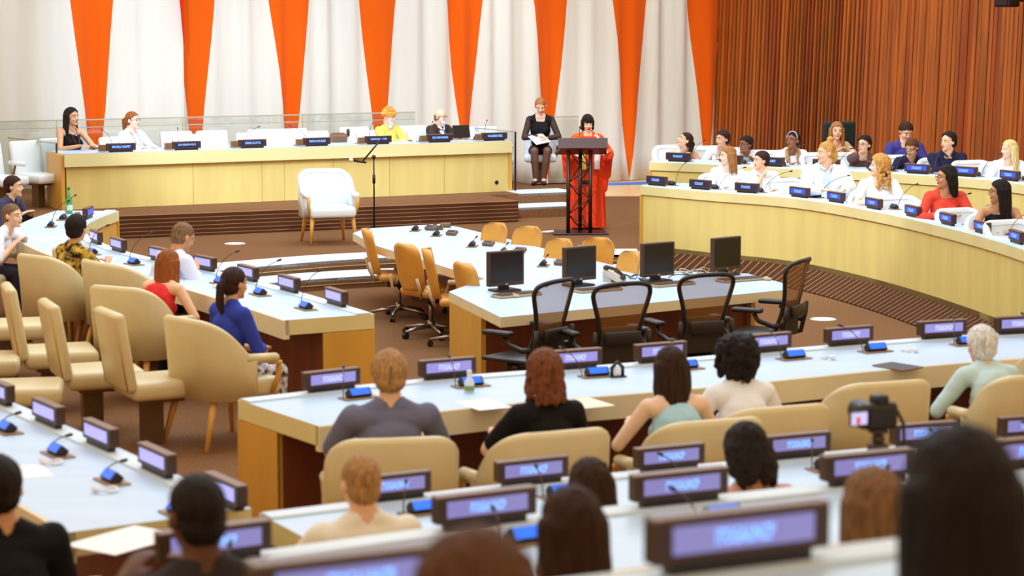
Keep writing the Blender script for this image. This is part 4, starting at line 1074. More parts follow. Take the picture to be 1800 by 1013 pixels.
SEATNO = [0]
def person(label, pxy, D, zf, face, sk='light', hair=('short', 'brown'), top=None, sleeve=.45, bottom=None, sex='f', yaw=0, pitch=0, roll=0,
           hands=None, lean=None, pose='sit', vox=.0105, group=None, glasses=None, acc=(), beard=None, sc=None, chair=None, clabel=None, build=1.0, neckline=.015, chx=0.0, scale_lim=(.93, 1.07), chair_back=.0, ears=True, sleeve_mat=None, headsc=1.0):
    rs = random.Random(label)
    hw = Q(pxy[0], pxy[1], D); zh = hw.z
    l = R(lean) if lean is not None else None
    if pose == 'sit':
        base = .50; ln = .68
        l0 = l if l is not None else R(6)
        s = sc or max(scale_lim[0], min(scale_lim[1], (zh - zf) / (base + ln * cos(l0))))
        if lean is None:
            cl = max(.55, min(1, ((zh - zf) / s - base) / ln)); l0 = math.acos(cl)
    else:
        base = .90; ln = .68; l0 = l or R(2); s = sc or (zh - zf) / (base + ln * cos(l0))
    hip = V((0, 0, base)); T = V((0, -sin(l0), cos(l0)))
    Mt = Matrix.Translation(hip) @ Matrix.Rotation(l0, 4, 'X')       # torso frame
    t = lambda x, y, z: Mt @ V((x, y, z))
    nb = t(0, .01, .52); hl = .35 * l0
    hc = t(0, -.015, .52) + V((0, -sin(hl) * .16, cos(hl) * .16))
    rz = R(face)
    off = Matrix.Rotation(rz, 3, 'Z') @ (V((hc.x, hc.y, 0)) * s)
    rx, ry = hw.x - off.x, hw.y - off.y
    root = empty('person', (rx, ry, zf), rz, label, 'person', group); root.scale = (s, s, s)
    Mh = Matrix.Translation(hc) @ Matrix.Rotation(R(yaw), 4, 'Z') @ Matrix.Rotation(R(pitch), 4, 'X') @ Matrix.Rotation(R(roll), 4, 'Y') @ Matrix.Scale(headsc, 4)
    h = lambda x, y, z: Mh @ V((x, y, z))
    Hr = Mh.to_3x3().normalized().to_4x4()
    sw = (.165 if sex == 'f' else .19) * build; tw = (1.0 if sex == 'f' else 1.1) * build
    # joints
    sh = [t(s_ * sw, .01, .475) for s_ in (-1, 1)]
    if hands is None: hands = ((-.13, -.40, .80), (.13, -.40, .80))
    arms = []
    for i, s_ in enumerate((-1, 1)):
        e, w = ik(sh[i], V(hands[i]), .285, .255, V((s_ * .8, .35, -.75)) if hands[i][2] < .95 or pose != 'sit' else V((s_ * .25, -.45, -1))); arms.append((sh[i], e, w))
    if pose == 'sit':
        legs = [(V((s_ * .09, 0, base - .01)), V((s_ * .115, -.43, base - .0)), V((s_ * .12, -.40, .085)), V((s_ * .13, -.52, .035))) for s_ in (-1, 1)]
    else:
        legs = [(V((s_ * .09, 0, base - .02)), V((s_ * .095, -.01, .49)), V((s_ * .095, .02, .085)), V((s_ * .11, -.13, .03))) for s_ in (-1, 1)]
    for a in acc:
        if isinstance(a, tuple) and a[0] == 'legs': legs = a[1]
    fw = 1.0
    def torso(bm, g, armk=1.0, low=True, shoulders=True):
        ball(bm, t(0, .0, .0), ((.165 * tw + g), (.125 * build + g), .11 + g))
        ball(bm, t(0, -.01, .15), ((.135 * tw + g), (.105 * build + g), .15 + g))
        ball(bm, t(0, .0, .32), ((.150 * tw + g), (.112 + g), .17 + g))
        if sex == 'f':
            for q in (-1, 1): ball(bm, t(q * .065, -.085, .33), .058 + g)
        if shoulders:
            cap(bm, t(-sw * .9, .015, .465), t(sw * .9, .015, .465), .056 + g)
            for q in (-1, 1): cap(bm, t(q * sw * .75, .02, .475), t(q * .03, .02, .535), .040 + g, .045 + g * .6)
    def limbs(bm, g, frac):
        for (a, e, w) in arms:
            q = .92 if sex == 'f' else 1.08
            if frac <= .1: continue
            if frac <= .5: cap(bm, a, a.lerp(e, frac * 2), .052 * q + g, (.052 - .012 * frac * 2) * q + g * 1.15)
            else:
                cap(bm, a, e, .052 * q + g, .040 * q + g); cap(bm, e, e.lerp(w, (frac - .5) * 2), .041 * q + g, (.041 - .014 * (frac - .5) * 2) * q + g)
    def leg_shape(bm, g, frac=1.0):
        for (a, k, an, to) in legs:
            cap(bm, a, k, .088 * build + g, .056 + g)
            cap(bm, k, k.lerp(an, .35 * frac), .056 + g, .056 + g); cap(bm, k.lerp(an, .35 * frac), k.lerp(an, frac), .056 + g, .056 - .018 * frac + g)
    def hand(bm, e, w, s_, curl=.5):
        d = (w - e).normalized(); pn = V((0, 0, -1)); pn = (pn - d * pn.dot(d));
        if pn.length < .2: pn = V((0, 1, 0)) - d * d.y
        pn.normalize(); sd = d.cross(pn).normalized() * (1 if s_ > 0 else -1)   # thumb side (inwards)
        if sd.x * s_ > 0: sd = -sd
        rot = Matrix((( sd.x, d.x, pn.x, 0), (sd.y, d.y, pn.y, 0), (sd.z, d.z, pn.z, 0), (0, 0, 0, 1)))
        ball(bm, w + d * .045, (.038, .052, .016), rot); cap(bm, w - d * .01, w + d * .03, .026, .022)
        for j, (o, ln_) in enumerate(((.029, .068), (.0095, .078), (-.010, .072), (-.029, .056))):
            b = w + d * .082 + sd * o; k = b + (d * (1 - .3 * curl) + pn * (.3 * curl) + sd * o * 1.2) .normalized() * ln_ * .5; f = k + (d * (1 - .8 * curl) + pn * .9 * curl).normalized() * ln_ * .5
            cap(bm, b - d * .01, k, .0095, .009, sub=1, n=8); cap(bm, k, f, .009, .0075, sub=1, n=8)
        b = w + d * .025 + sd * .030; k = b + (d * .6 + sd * .75).normalized() * .035; cap(bm, b, k, .012, .010, sub=1, n=8); cap(bm, k, k + (d * .9 + sd * .2 + pn * .2).normalized() * .03, .010, .0085, sub=1, n=8)
    # body, one continuous surface
    bm = BM()
    torso(bm, 0); limbs(bm, 0, 1.0); leg_shape(bm, 0)
    for (a, k, an, to) in legs: cap(bm, an, to, .036, .03); ball(bm, an + (to - an) * -.25 - V((0, 0, .02)), .034)
    for i, (a, e, w) in enumerate(arms): hand(bm, e, w, (-1, 1)[i])
    cap(bm, t(0, .01, .50), h(0, .025, -.06), .056, .050 if sex == 'f' else .058)
    ball(bm, h(0, .012, .040), (.077, .097, .088), Hr, 3); ball(bm, h(0, -.022, -.030), (.060, .070, .086), Hr, 3)
    ball(bm, h(0, -.070, -.092), .025); ball(bm, h(0, -.035, -.075), (.048, .045, .03), Hr)
    cap(bm, h(0, -.090, .020), h(0, -.110, -.022), .008, .0125, sub=1, n=8); ball(bm, h(-.012, -.098, -.026), .009, sub=1); ball(bm, h(.012, -.098, -.026), .009, sub=1)
    cap(bm, h(-.042, -.070, .034), h(.042, -.070, .034), .016)
    for q in (-1, 1):
        ball(bm, h(q * .036, -.062, -.028), .026); ball(bm, h(q * .081, .012, -.004), (.011, .020, .031), Hr)
    body = part('body', remesh(bm, vox, 2), skin(sk), root)
    # face
    for q in (-1, 1):
        bm = BM(); ball(bm, h(q * .031, -.0845, .008), (.0155, .0075, .0085), Hr, 2); e_ = obj('eye', bm, mat('eye_white', (225, 215, 210), .2), root, True)
        bm = BM(); ball(bm, h(q * .031, -.0915, .008), (.007, .003, .007), Hr, 2); obj('iris', bm, mat('dark_iris', (40, 24, 16), .2), e_, True)
        bm = BM(); tube(bm, [h(q * .016, -.0895, .030), h(q * .032, -.0905, .036), h(q * .048, -.078, .030)], [.0035, .0045, .003], 6); obj('eyebrow', bm, hairm(hair[1], HC[hair[1]]) if hair[0] != 'none' else mat('grey_brow', (150, 140, 130), .8), root, True)
    bm = BM()
    if 'open_mouth' in acc:
        ball(bm, h(0, -.092, -.062), (.022, .008, .014), Hr)
        obj('lips', bm, mat('dark_open_mouth', (120, 30, 24), .4), root, True)
    else:
        ball(bm, h(0, -.0885, -.056), (.022, .0085, .0045), Hr); ball(bm, h(0, -.0885, -.064), (.019, .009, .0055), Hr)
        obj('lips', bm, mat('lips_' + sk, tuple(int(c * k) for c, k in zip(SKIN[sk], (.86, .58, .55))), .4), root, True)
    # hair
    if hair[0] != 'none':
        me = hair_mesh(hair[0], max(.007, vox * .75), rs, hair[2] if len(hair) > 2 else .3)
        Mx = Mh
        if hair[0] in ('long', 'curly', 'wavy', 'pony') and abs(pitch) > 12:
            pass
        me.transform(Mx); part('hair', me, hairm(hair[1], HC[hair[1]]), root)
    if beard:
        bm = BM(); ball(bm, h(0, -.060, -.085), (.046, .042, .042), Hr, 3); ball(bm, h(0, -.06, -.125), (.034, .03, .05 if beard == 'white' else .02), Hr, 3)
        for q in (-1, 1): cap(bm, h(q * .058, -.03, -.02), h(q * .04, -.065, -.08), .018, .022)
        cap(bm, h(-.025, -.094, -.048), h(.025, -.094, -.048), .008)
        part('beard', remesh(bm, .008, 1, lambda c, n: c + n * .004 * noise.noise(c * 60)), hairm('white', HC['white']), root)
    # clothes
    top = top or cloth('white_shirt', (242, 244, 250))
    bm = BM(); torso(bm, .013, shoulders=sleeve > .1 or 'dress' in acc); limbs(bm, .013, sleeve)
    if sleeve <= .1:
        for q in (-1, 1): cap(bm, t(q * .075, .02, .50), t(q * .09, .0, .40), .045, .05)
    Mi = Mt.inverted()
    def ndisp(c, n):
        q = Mi @ c
        # neckline scoop
        r = math.hypot(q.x / (.058 + neckline * .8), (q.y + .005) / (.062 + neckline * .8))
        if q.z > (.50 - neckline * 1.4 if q.y < 0 else .535) and r < 1 and q.z < .7: return Mt @ V((q.x * .8, q.y * .55, q.z - .03))
        f = .004 * noise.noise(c * 9) + .0025 * noise.noise(c * 22); return c + n * f
    if 'none' != top: shirt = part(('dress' if 'dress' in acc else 'shirt'), remesh(bm, vox, 2, ndisp), top, root)
    if sleeve_mat:
        bm = BM()
        limbs(bm, .010, .97); part('sheer_sleeves', remesh(bm, vox, 1), sleeve_mat, root)
    bottom = bottom or cloth('dark_trousers', (44, 40, 52))
    if bottom != 'none':
        bm = BM(); ball(bm, t(0, 0, 0), (.168 * tw + .01, .128 + .01, .12)); leg_shape(bm, .011, .95); part('trousers', remesh(bm, vox * 1.15, 1), bottom, root)
    if 'noshoes' not in acc:
        for (a, k, an, to) in legs:
            bm = BM(); cap(bm, an - V((0, 0, .03)), to + (to - an) * .05, .042, .036); part('shoe', remesh(bm, .009, 1, lambda c, n: V((c.x, c.y, max(c.z, .002)))), mat('dark_shoe', (36, 26, 24), .35), root)
    # glasses
    if glasses:
        m = glasses; bm = BM()
        for q in (-1, 1):
            n = 14; pts = [h(q * .032 + .020 * cos(2 * pi * k / n), -.101, .007 + .015 * sin(2 * pi * k / n)) for k in range(n + 1)]; tube(bm, pts, .0022, 6, caps=False)
            tube(bm, [h(q * .052, -.100, .010), h(q * .078, -.07, .012), h(q * .083, .015, .008)], .002, 6)
        tube(bm, [h(-.012, -.102, .010), h(.012, -.102, .010)], .0022, 6); obj('glasses', bm, m, root, True)
    for a in acc:
        if a == 'lanyard':
            bm = BM()
            for q in (-1, 1): tube(bm, [t(q * .06, .0, .54), t(q * .055, -.10, .46), t(q * .03, -.165, .36), t(0.0, -.175, .25)], .004, 6)
            rbox(bm, t(0, -.175, .21), (.05, .006, .07), .003, 1); obj('lanyard', bm, mat('dark_red_lanyard', (120, 40, 50), .6), root, True)
        if a == 'necklace':
            bm = BM(); n = 14
            tube(bm, [t(.075 * cos(pi + pi * k / n), -.055 - .055 * sin(pi * k / n), .515 - .065 * sin(pi * k / n)) for k in range(n + 1)], .004, 6); ball(bm, t(0, -.125, .445), .010); obj('necklace', bm, mat('silver_chain', (225, 225, 230), .25, metal=.9), root, True)
        if a == 'turban':
            bm = BM(); ball(bm, h(0, .02, .085), (.098, .118, .080), Hr, 3)
            for k in range(6): torus_wrap(bm, (0, 0, 0), .094 - .006 * k, .112 - .007 * k, .019, (R(8 - 5 * k), R(-14 + 6 * k)))
            me_ = None
            b2 = BM(); ball(b2, (0, .02, .075), (.100, .118, .080), None, 3)
            for k in range(7): torus_wrap(b2, (0, .018, .045 + .016 * k), .100 - .009 * k * (k > 1), .116 - .010 * k * (k > 1), .017, (R(-14 + 2 * k), R(-10 + 7 * k)))
            bm.free(); me_ = remesh(b2, .007, 1); me_.transform(Mh)
            part('turban', me_, mat('orange_yellow_turban', (228, 98, 34), .8, var=.3, vscale=(9, 9, 26), col2=(226, 188, 60)), root)
        if a == 'scarf':
            bm = BM()
            for q in (-1, 1): tube(bm, [t(q * .055, .06, .55), t(q * .09, -.02, .53), t(q * .085, -.12, .42), t(q * .075, -.165, .28), t(q * .07, -.15, .12)], [.03, .032, .03, .028, .026], 8)
            part('scarf', remesh(bm, .009, 1), mat('patterned_brown_scarf', (170, 130, 80), .9, var=.5, vscale=(40, 40, 40)), root)
        if a == 'headband':
            bm = BM(); n = 16; tube(bm, [h(.093 * cos(pi * k / n), -.03, .03 + .100 * sin(pi * k / n)) for k in range(n + 1)], .007, 6); obj('headband', bm, mat('grey_headband', (190, 190, 200), .5), root, True)
        if a == 'collar':
            bm = BM()
            for q in (-1, 1): tube(bm, [t(q * .0, .075, .56), t(q * .062, .04, .555), t(q * .066, -.03, .535), t(q * .02, -.095, .495)], [.014, .016, .018, .010], 8)
            part('collar', remesh(bm, .007, 1), top, root)
        if isinstance(a, tuple) and a[0] == 'jacket':
            bm = BM(); torso(bm, .026); limbs(bm, .026, .94)
            def jd(c, n):
                q = Mi @ c
                if q.y < -.02 and abs(q.x) < max(0, (q.z - .18)) * .22 and q.z < .60: return Mt @ V((q.x, q.y * .6, q.z))
                if q.z > .52 and math.hypot(q.x, q.y) < .085: return Mt @ V((q.x * .7, q.y * .5, q.z - .04))
                return c + n * .005 * noise.noise(c * 9)
            part('jacket', remesh(bm, vox, 1, jd), a[1], root)
        if isinstance(a, tuple) and a[0] == 'tie':
            bm = BM(); tube(bm, [t(0, -.115, .49), t(0, -.138, .44), t(0, -.155, .30), t(0, -.15, .20)], [.014, .017, .024, .012], 6); obj('necktie', bm, a[1], root, True)
        if isinstance(a, tuple) and a[0] == 'print':
            me = text_mesh(a[1], .06, .2); me = me.copy(); o = bpy.data.objects.new('shirt_print', me); C.objects.link(o); me.materials.clear(); me.materials.append(a[2]); o.parent = shirt
            q = t(0, -.162, .32); o.location = q; o.rotation_euler = (pi / 2 + l0, 0, 0)
    # chair
    if chair:
        first, mk, glab, lab = chair
        q = V((rx + chx, ry, 0)) + V((-sin(rz), cos(rz), 0)) * (.02 + chair_back)
        place(first, mk, (q.x, q.y, zf), rz, lab, glab)
    return root

WS = cloth('white_shirt', (242, 244, 250)); 
BLK = cloth('black_fabric', (22, 18, 20)); NAVY = cloth('navy_fabric', (34, 32, 62))
BF = lambda px: depth_on(FR_IN, px) + .98
BR = lambda px: depth_on(RR_IN, px) + .95
fA = 27
# ---- dais
DG = 'white seats behind the dais desk'
person('young woman with long straight black hair in a black sleeveless top behind the dais desk', (126, 206), 29.95, .3, fA + 18, 'olive', ('long', 'black', .42), BLK, .02, yaw=12, acc=('necklace', 'lanyard'), chair=(WPOSTCH, mk_wpost, DG, 'white seat under the long haired woman in black on the dais'), vox=.008, neckline=.03, scale_lim=(.9, 1.05))
person('woman with brown ponytail, dark glasses and white cardigan behind the dais desk', (233, 212), 30.3, .3, fA + 22, 'fair', ('pony', 'auburn', .2), WS, .9, yaw=22, glasses=M_BLACK, acc=('lanyard',), chair=(WPOSTCH, mk_wpost, DG, 'white seat under the woman with ponytail on the dais'), vox=.008, scale_lim=(.9, 1.05))
person('man in an orange turban with white beard and yellow jacket at the dais desk', (684, 206), 31.9, .3, fA + 20, 'light', ('none', 'white'), cloth('yellow_green_jacket', (226, 208, 92)), .95, sex='m', yaw=14, pitch=14, acc=('turban',), beard='white', chair=(WPOSTCH, mk_wpost, DG, 'white seat under the turbaned man'), vox=.008, scale_lim=(.9, 1.05), hands=((-.08, -.42, .80), (.16, -.38, .82)))
person('bald man with glasses and white beard in a dark suit behind the dais desk', (774, 206), 32.2, .3, fA + 22, 'light', ('bald', 'greybrown'), WS, .9, sex='m', yaw=16, pitch=4, glasses=M_BROWNB, beard='short', acc=(('jacket', cloth('dark_brown_suit', (62, 44, 36))), ('tie', mat('navy_tie', (40, 40, 80), .6)), 'collar'), chair=(WPOSTCH, mk_wpost, DG, 'white seat under the bearded man in the suit'), vox=.008, scale_lim=(.9, 1.05))
# seated note taker in black dress
HOSE = mat('sheer_dark_hose', (112, 74, 58), .5)
lg = ((V((-.085, 0, .49)), V((-.095, -.44, .52)), V((-.075, -.42, .085)), V((-.11, -.53, .035))), (V((.085, 0, .49)), V((.10, -.44, .52)), V((.045, -.40, .085)), V((.05, -.52, .035))))
nt = person('seated woman in a black dress with sheer sleeves holding white papers', (950, 187), 33.5, .3, 0, 'light', ('pony', 'lightbrown', .12), BLK, .0, bottom='none', pitch=26, roll=-3,
            acc=('dress', ('legs', lg)), hands=((-.04, -.22, .72), (.10, -.26, .70)), sleeve_mat=mat('sheer_black_sleeve', (52, 30, 26), .7, alpha=.8), vox=.0065, neckline=.03, chair=(WPOSTCH, mk_wpost, DG, 'white seat under the note taker in the black dress'), scale_lim=(.9, 1.12))
bm = BM(); ball(bm, (0, 0, .50), (.18, .14, .11))
for (a_, k_, an_, to_) in lg: cap(bm, a_, a_.lerp(k_, .82), .10, .075)
cap(bm, (-.07, -.2, .52), (.07, -.2, .52), .085); part('skirt', remesh(bm, .008, 1), BLK, nt)
bm = BM()
for (a_, k_, an_, to_) in lg: cap(bm, a_.lerp(k_, .7), k_, .072, .060); cap(bm, k_, k_.lerp(an_, .35), .060, .060); cap(bm, k_.lerp(an_, .35), an_, .060, .042)
part('hosiery', remesh(bm, .0075, 2), HOSE, nt)
bm = BM(); M = Matrix.Translation((-.02, -.30, .70)) @ Matrix.Rotation(R(24), 4, 'X') @ Matrix.Rotation(R(25), 4, 'Z'); box(bm, (0, 0, 0), (.24, .30, .012), M)
pp = obj('paper_sheaf', bm, M_PAPER); pp.matrix_world = Matrix.Translation(nt.location) @ Matrix.Rotation(0, 4, 'Z'); tag(pp, 'white papers held in the lap of the woman in the black dress', 'paper')
bm = BM(); n = 22; tube(bm, [(.115 * cos(2 * pi * k / n), .0 + .085 * sin(2 * pi * k / n), 1.02 - .014 * sin(2 * pi * k / n + pi)) for k in range(n + 1)], .014, 6, caps=False)
obj('beaded_collar', bm, mat('lilac_beading', (200, 186, 214), .4, var=.4, vscale=(70, 70, 70)), nt, True)

# ---- speaker
RED = mat('vermilion_robe', (236, 66, 26), .75, spec=.2, var=.22, vscale=(14, 14, 3), bump=.2, bscale=(30, 30, 8))
sp = person('woman with a black bob speaking at the lectern in a long vermilion robe', (1033, 217), LDEP + .62, 0, 6, 'fair', ('bob', 'black'), cloth('orange_red_blouse', (232, 96, 40)), .9, bottom='none', pose='stand', pitch=14, yaw=4,
            hands=((-.20, -.34, 1.12), (.24, -.30, 1.16)), acc=('open_mouth',), vox=.0065)
bm = BM()
n = 48; rows = []
for j in range(17):
    z = 0.03 + 1.36 * j / 16; f = j / 16
    rx_ = .27 - .05 * f if f < .75 else .232 - (f - .75) * .25; ry_ = .20 - .05 * f if f < .8 else .16 - (f - .8) * .2
    row = []
    for i in range(n):
        a = 2 * pi * i / n; fold = 1 + (.075 * (1 - f) + .02) * sin(a * 11 + 1.5 * sin(f * 4)) + .03 * (1 - f) * sin(a * 5 + 2)
        row.append(bm.verts.new((rx_ * fold * cos(a) * 1.0, ry_ * fold * sin(a) - .02, z)))
    rows.append(row)
for a_, b_ in zip(rows, rows[1:]):
    for i in range(n): bm.faces.new((a_[i], a_[(i + 1) % n], b_[(i + 1) % n], b_[i]))
bm.faces.new(rows[0][::-1]); bm.faces.new(rows[-1])
for s_ in (-1, 1):      # wide draped sleeves
    cap(bm, (s_ * .17, .0, 1.36), (s_ * .30, -.06, 1.12), .07, .095); cap(bm, (s_ * .30, -.06, 1.12), (s_ * .27, -.20, 1.08), .095, .075)
    cap(bm, (s_ * .30, -.02, 1.08), (s_ * .31, .0, .80), .085, .05); cap(bm, (s_ * .26, -.02, 1.05), (s_ * .25, .0, .6), .09, .06)
robe = part('robe', remesh(bm, .0095, 1), RED, sp)
bm = BM(); tube(bm, [(-.11, .02, 1.40), (-.12, -.10, 1.33), (-.10, -.185, 1.15), (-.08, -.21, .9)], [.04, .045, .045, .04], 8); part('shawl', remesh(bm, .009, 1), cloth('yellow_green_shawl', (226, 214, 110)), sp)
bm = BM(); tube(bm, [(.11, .02, 1.41), (.14, -.09, 1.33), (.13, -.18, 1.15), (.12, -.2, .9)], [.045, .05, .05, .045], 8); part('shawl', remesh(bm, .009, 1), cloth('pale_lilac_shawl', (226, 222, 226)), sp)
bm = BM(); rbox(bm, (-.08, -.245, .72), (.16, .03, .06), .012, 2); obj('belt_bag', bm, M_BLACK, sp)

# ---- right front desk
FG = 'armchairs behind the right front desk'
def ch(lab, first=WHITECH, mk=None, g=FG): return (first, mk or mk_white, g, lab)
LB_ = cloth('pale_blue_shirt', (196, 212, 240))
person('woman with straight light brown hair and white blouse at the front desk, left end', (1279, 275), BF(1279), 0, 10, 'fair', ('long', 'lightbrown', .22), WS, .95, yaw=-88, chair=ch('white armchair under the woman with straight light brown hair'))
person('dark haired man in white shirt resting his chin on his hand at the front desk', (1338, 283), BF(1338), 0, 8, 'light', ('short', 'darkbrown'), WS, .5, sex='m', yaw=-82, hands=((-.02, -.24, 1.0), (.12, -.36, .8)), acc=('collar',), chair=ch('white armchair under the dark haired man with hand at chin'))
person('man with a blond hair bun, pale jacket and blue shirt', (1452, 268), BF(1452), 0, 4, 'light', ('topbun', 'blonde'), LB_, .9, sex='m', yaw=-80, acc=(('jacket', cloth('pale_cream_jacket', (240, 240, 244))), 'collar'), chair=ch('white armchair under the man with the blond bun'), build=1.0)
person('woman with long curly golden hair in a pale blouse at the front desk', (1546, 292), BF(1546), 0, -2, 'fair', ('curly', 'blonde', .26), cloth('pale_print_blouse', (236, 238, 232), var=.15, vscale=(30, 30, 30)), .3, yaw=-98, chair=ch('white armchair under the woman with curly golden hair'))
person('woman with shoulder length black hair in a coral red top at the front desk', (1663, 312), BF(1663), 0, -4, 'tan', ('long', 'black', .2), cloth('coral_red_top', (222, 74, 56)), .9, yaw=-78, glasses=M_BROWNB, chair=ch('white armchair with rounded back under the woman in coral red'))
person('woman with long black hair in a black strappy top at the front desk, far right', (1757, 338), BF(1757), 0, -8, 'tan', ('long', 'black', .34), BLK, .02, yaw=-92, glasses=M_BROWNB, neckline=.03, chair=ch('white armchair under the woman with long black hair'))
# ---- between the desks
person('man with glasses and short dark hair in a white shirt behind the chin resting man', (1311, 258), BR(1311), .2, 10, 'brown', ('short', 'black'), WS, .5, sex='m', yaw=-72, glasses=M_BLACK, acc=('collar',), chair=ch('white armchair under the man with glasses and short dark hair', g='armchairs behind the right rear desk'))
# ---- right rear desk
RG = 'armchairs behind the right rear desk'
person('woman with dark ponytail and bare shoulders looking up before the orange triangle', (1204, 250), BR(1204), .2, 12, 'light', ('pony', 'darkbrown', .2), WS, .02, yaw=-88, pitch=-24, neckline=.028, hands=((-.1, -.38, .8), (.14, -.36, .82)), chair=ch('white armchair under the woman with dark ponytail looking up', g=RG))
person('woman with short dark curls in a white top beside the ponytailed woman', (1270, 247), BR(1270) + .2, .2, 14, 'light', ('curlyshort', 'darkbrown'), WS, .6, yaw=-70, chair=ch('white armchair under the woman with short dark curls', g=RG))
person('woman with grey headband, glasses and patterned scarf over a white blouse', (1394, 248), BR(1394), .2, 18, 'brown', ('bun', 'black'), WS, .95, yaw=-62, pitch=-8, glasses=M_BROWNB, acc=('scarf', 'headband'), build=1.18, chair=ch('white armchair under the woman with scarf and headband', g=RG))
person('woman with dark curly hair and glasses in a brown top, hand raised', (1519, 257), BR(1519), .2, 16, 'light', ('curlyshort', 'black'), cloth('brown_knit_top', (104, 74, 66)), .6, yaw=-58, pitch=-6, glasses=M_BROWNB, hands=((-.16, -.26, 1.02), (.14, -.36, .8)), chair=ch('white armchair under the woman in the brown top', g=RG))
person('woman with cropped dark hair in a navy shirt looking down at the rear desk', (1603, 262), BR(1603), .2, 10, 'tan', ('short', 'brown'), NAVY, .9, yaw=-48, pitch=24, acc=('collar',), chair=ch('white armchair under the woman looking down', g=RG))
person('man with thick black hair in a navy polo with arms folded on the rear desk', (1667, 250), BR(1667), .2, 8, 'light', ('fluffy', 'black'), NAVY, .42, sex='m', yaw=-66, hands=((.05, -.36, .80), (-.06, -.38, .84)), acc=('collar',), build=1.1, chair=ch('white armchair under the man with folded arms', g=RG))
person('woman with long pale blonde hair before the timber wall', (1774, 264), BR(1774), .2, -2, 'fair', ('long', 'paleblonde', .3), WS, .5, yaw=-72, chair=ch('white armchair under the pale blonde woman', g=RG))
# ---- along the timber wall
person('woman with long light brown hair and tan top by the green chair', (1471, 230), 29.2, .2, 20, 'light', ('long', 'lightbrown', .34), cloth('tan_and_cream_top', (206, 168, 126)), .6, yaw=-20, lean=12, hands=((-.12, -.34, .9), (.16, -.32, .9)), sc=.98)
person('man in a blue T-shirt with printed letters looking down by the timber wall', (1592, 232), 28.6, .2, 4, 'light', ('short', 'darkbrown'), cloth('blue_violet_tshirt', (66, 62, 140)), .4, sex='m', yaw=14, pitch=30, lean=8, acc=(('print', 'F2014', mat('pale_blue_print', (120, 170, 230), .7)),), sc=1.0, hands=((-.08, -.3, .75), (.1, -.3, .75)))
# ---- left desk
LG = 'cream armchairs along the left desk'
def lc_(lab): return (CREAMCH, mk_cream, LG, lab)
person('person with dark hair and slate jacket at the far end of the left desk', (24, 330), 23.6, 0, 75, 'light', ('short', 'darkbrown'), cloth('slate_jacket', (70, 66, 92)), .9, sex='m', yaw=14, chair=lc_('cream armchair at the far end of the left desk by the picture edge'), acc=('collar',))
person('man with cropped greying hair in a white shirt at the left edge', (22, 383), 20.6, 0, 78, 'light', ('crop', 'greybrown'), WS, .45, sex='m', yaw=-8, chair=lc_('cream armchair under the man with cropped greying hair'), build=1.05)
person('woman with dark curls in a black and yellow floral blouse', (136, 436), 18.6, 0, 138, 'tan', ('fluffy', 'black'), cloth('black_yellow_floral', (30, 22, 18), var=.5, vscale=(16, 16, 16), col2=(222, 176, 70)), .5, yaw=20, lean=14, hands=((-.1, -.42, .84), (.18, -.42, .82)), chair=lc_('cream armchair under the woman in the floral blouse'))
person('man in a pale shirt bent over the left desk beside the auburn haired woman', (322, 452), 18.0, 0, 128, 'tan', ('crop', 'greybrown'), cloth('pale_lilac_shirt', (222, 224, 244)), .9, sex='m', yaw=6, pitch=20, lean=36, sc=1.0, chair=lc_('cream armchair under the grey haired man bent over the desk'))
person('woman with long straight auburn hair in a red sleeveless top at the left desk', (297, 470), 16.7, 0, 150, 'light', ('long', 'auburn', .30), cloth('bright_red_top', (218, 48, 44)), .03, yaw=0, chair=lc_('cream armchair under the auburn haired woman in red'), neckline=.028)
PATT = mat('black_white_patterned_trousers', (24, 22, 30), .8, var=.5, vscale=(22, 22, 22), col2=(226, 220, 224))
person('woman with dark ponytail in a blue cardigan and black and white patterned trousers', (412, 500), 14.75, 0, 132, 'olive', ('pony', 'darkbrown', .22), cloth('royal_blue_cardigan', (52, 66, 170)), .8, yaw=8, bottom=PATT, hands=((-.05, -.34, .68), (.1, -.32, .66)), chair=(CREAMCH, mk_cream, LG, 'cream armchair under the woman in the blue cardigan'))
# ---- middle rear desk, backs to us
AG = 'cream armchairs at the middle rear desk'
def rear(lab, g): return (CREAMCH, mk_cream, g, lab)
FB = 180 + 24
HD = ((-.16, -.40, .80), (.16, -.40, .80))
person('man with fluffy sandy hair in a grey T-shirt seen from behind at the desk', (684, 662), 10.75, 0, FB - 14, 'light', ('fluffy', 'sandy'), cloth('slate_grey_tshirt', (112, 112, 138)), .45, sex='m', build=1.04, hands=((-.17, -.42, .80), (.17, -.42, .80)), chair=rear('cream armchair under the man in the grey T-shirt', AG), chair_back=.06, chx=-.02)
person('woman with shoulder length curly brown hair in a black T-shirt seen from behind', (956, 658), 10.9, 0, FB, 'light', ('curly', 'curlybrown', .15), BLK, .4, hands=HD, bottom=cloth('blue_jeans', (104, 124, 160)), chair=rear('cream armchair under the woman in the black T-shirt', AG), chair_back=.06, chx=-.10)
person('woman with straight dark brown hair in a pale blue sleeveless top seen from behind', (1178, 650), 11.3, 0, FB - 2, 'fair', ('long', 'darkbrown', .24), cloth('sky_blue_top', (176, 216, 236)), .03, hands=HD, chair=rear('cream armchair under the woman in the pale blue top', AG), chair_back=.06)
person('person with dense black curls in a white top seen from behind', (1293, 632), 11.7, 0, FB - 2, 'brown', ('afro', 'black'), WS, .6, hands=HD, chair=rear('cream armchair under the person with dense black curls', AG), chair_back=.06)
person('person with short white hair in a pale turquoise top seen from behind', (1724, 618), 12.9, 0, FB - 8, 'light', ('fluffy', 'white'), cloth('pale_turquoise_top', (196, 222, 226)), .6, hands=HD, chair=rear('cream armchair under the white haired person', AG), chair_back=.06)
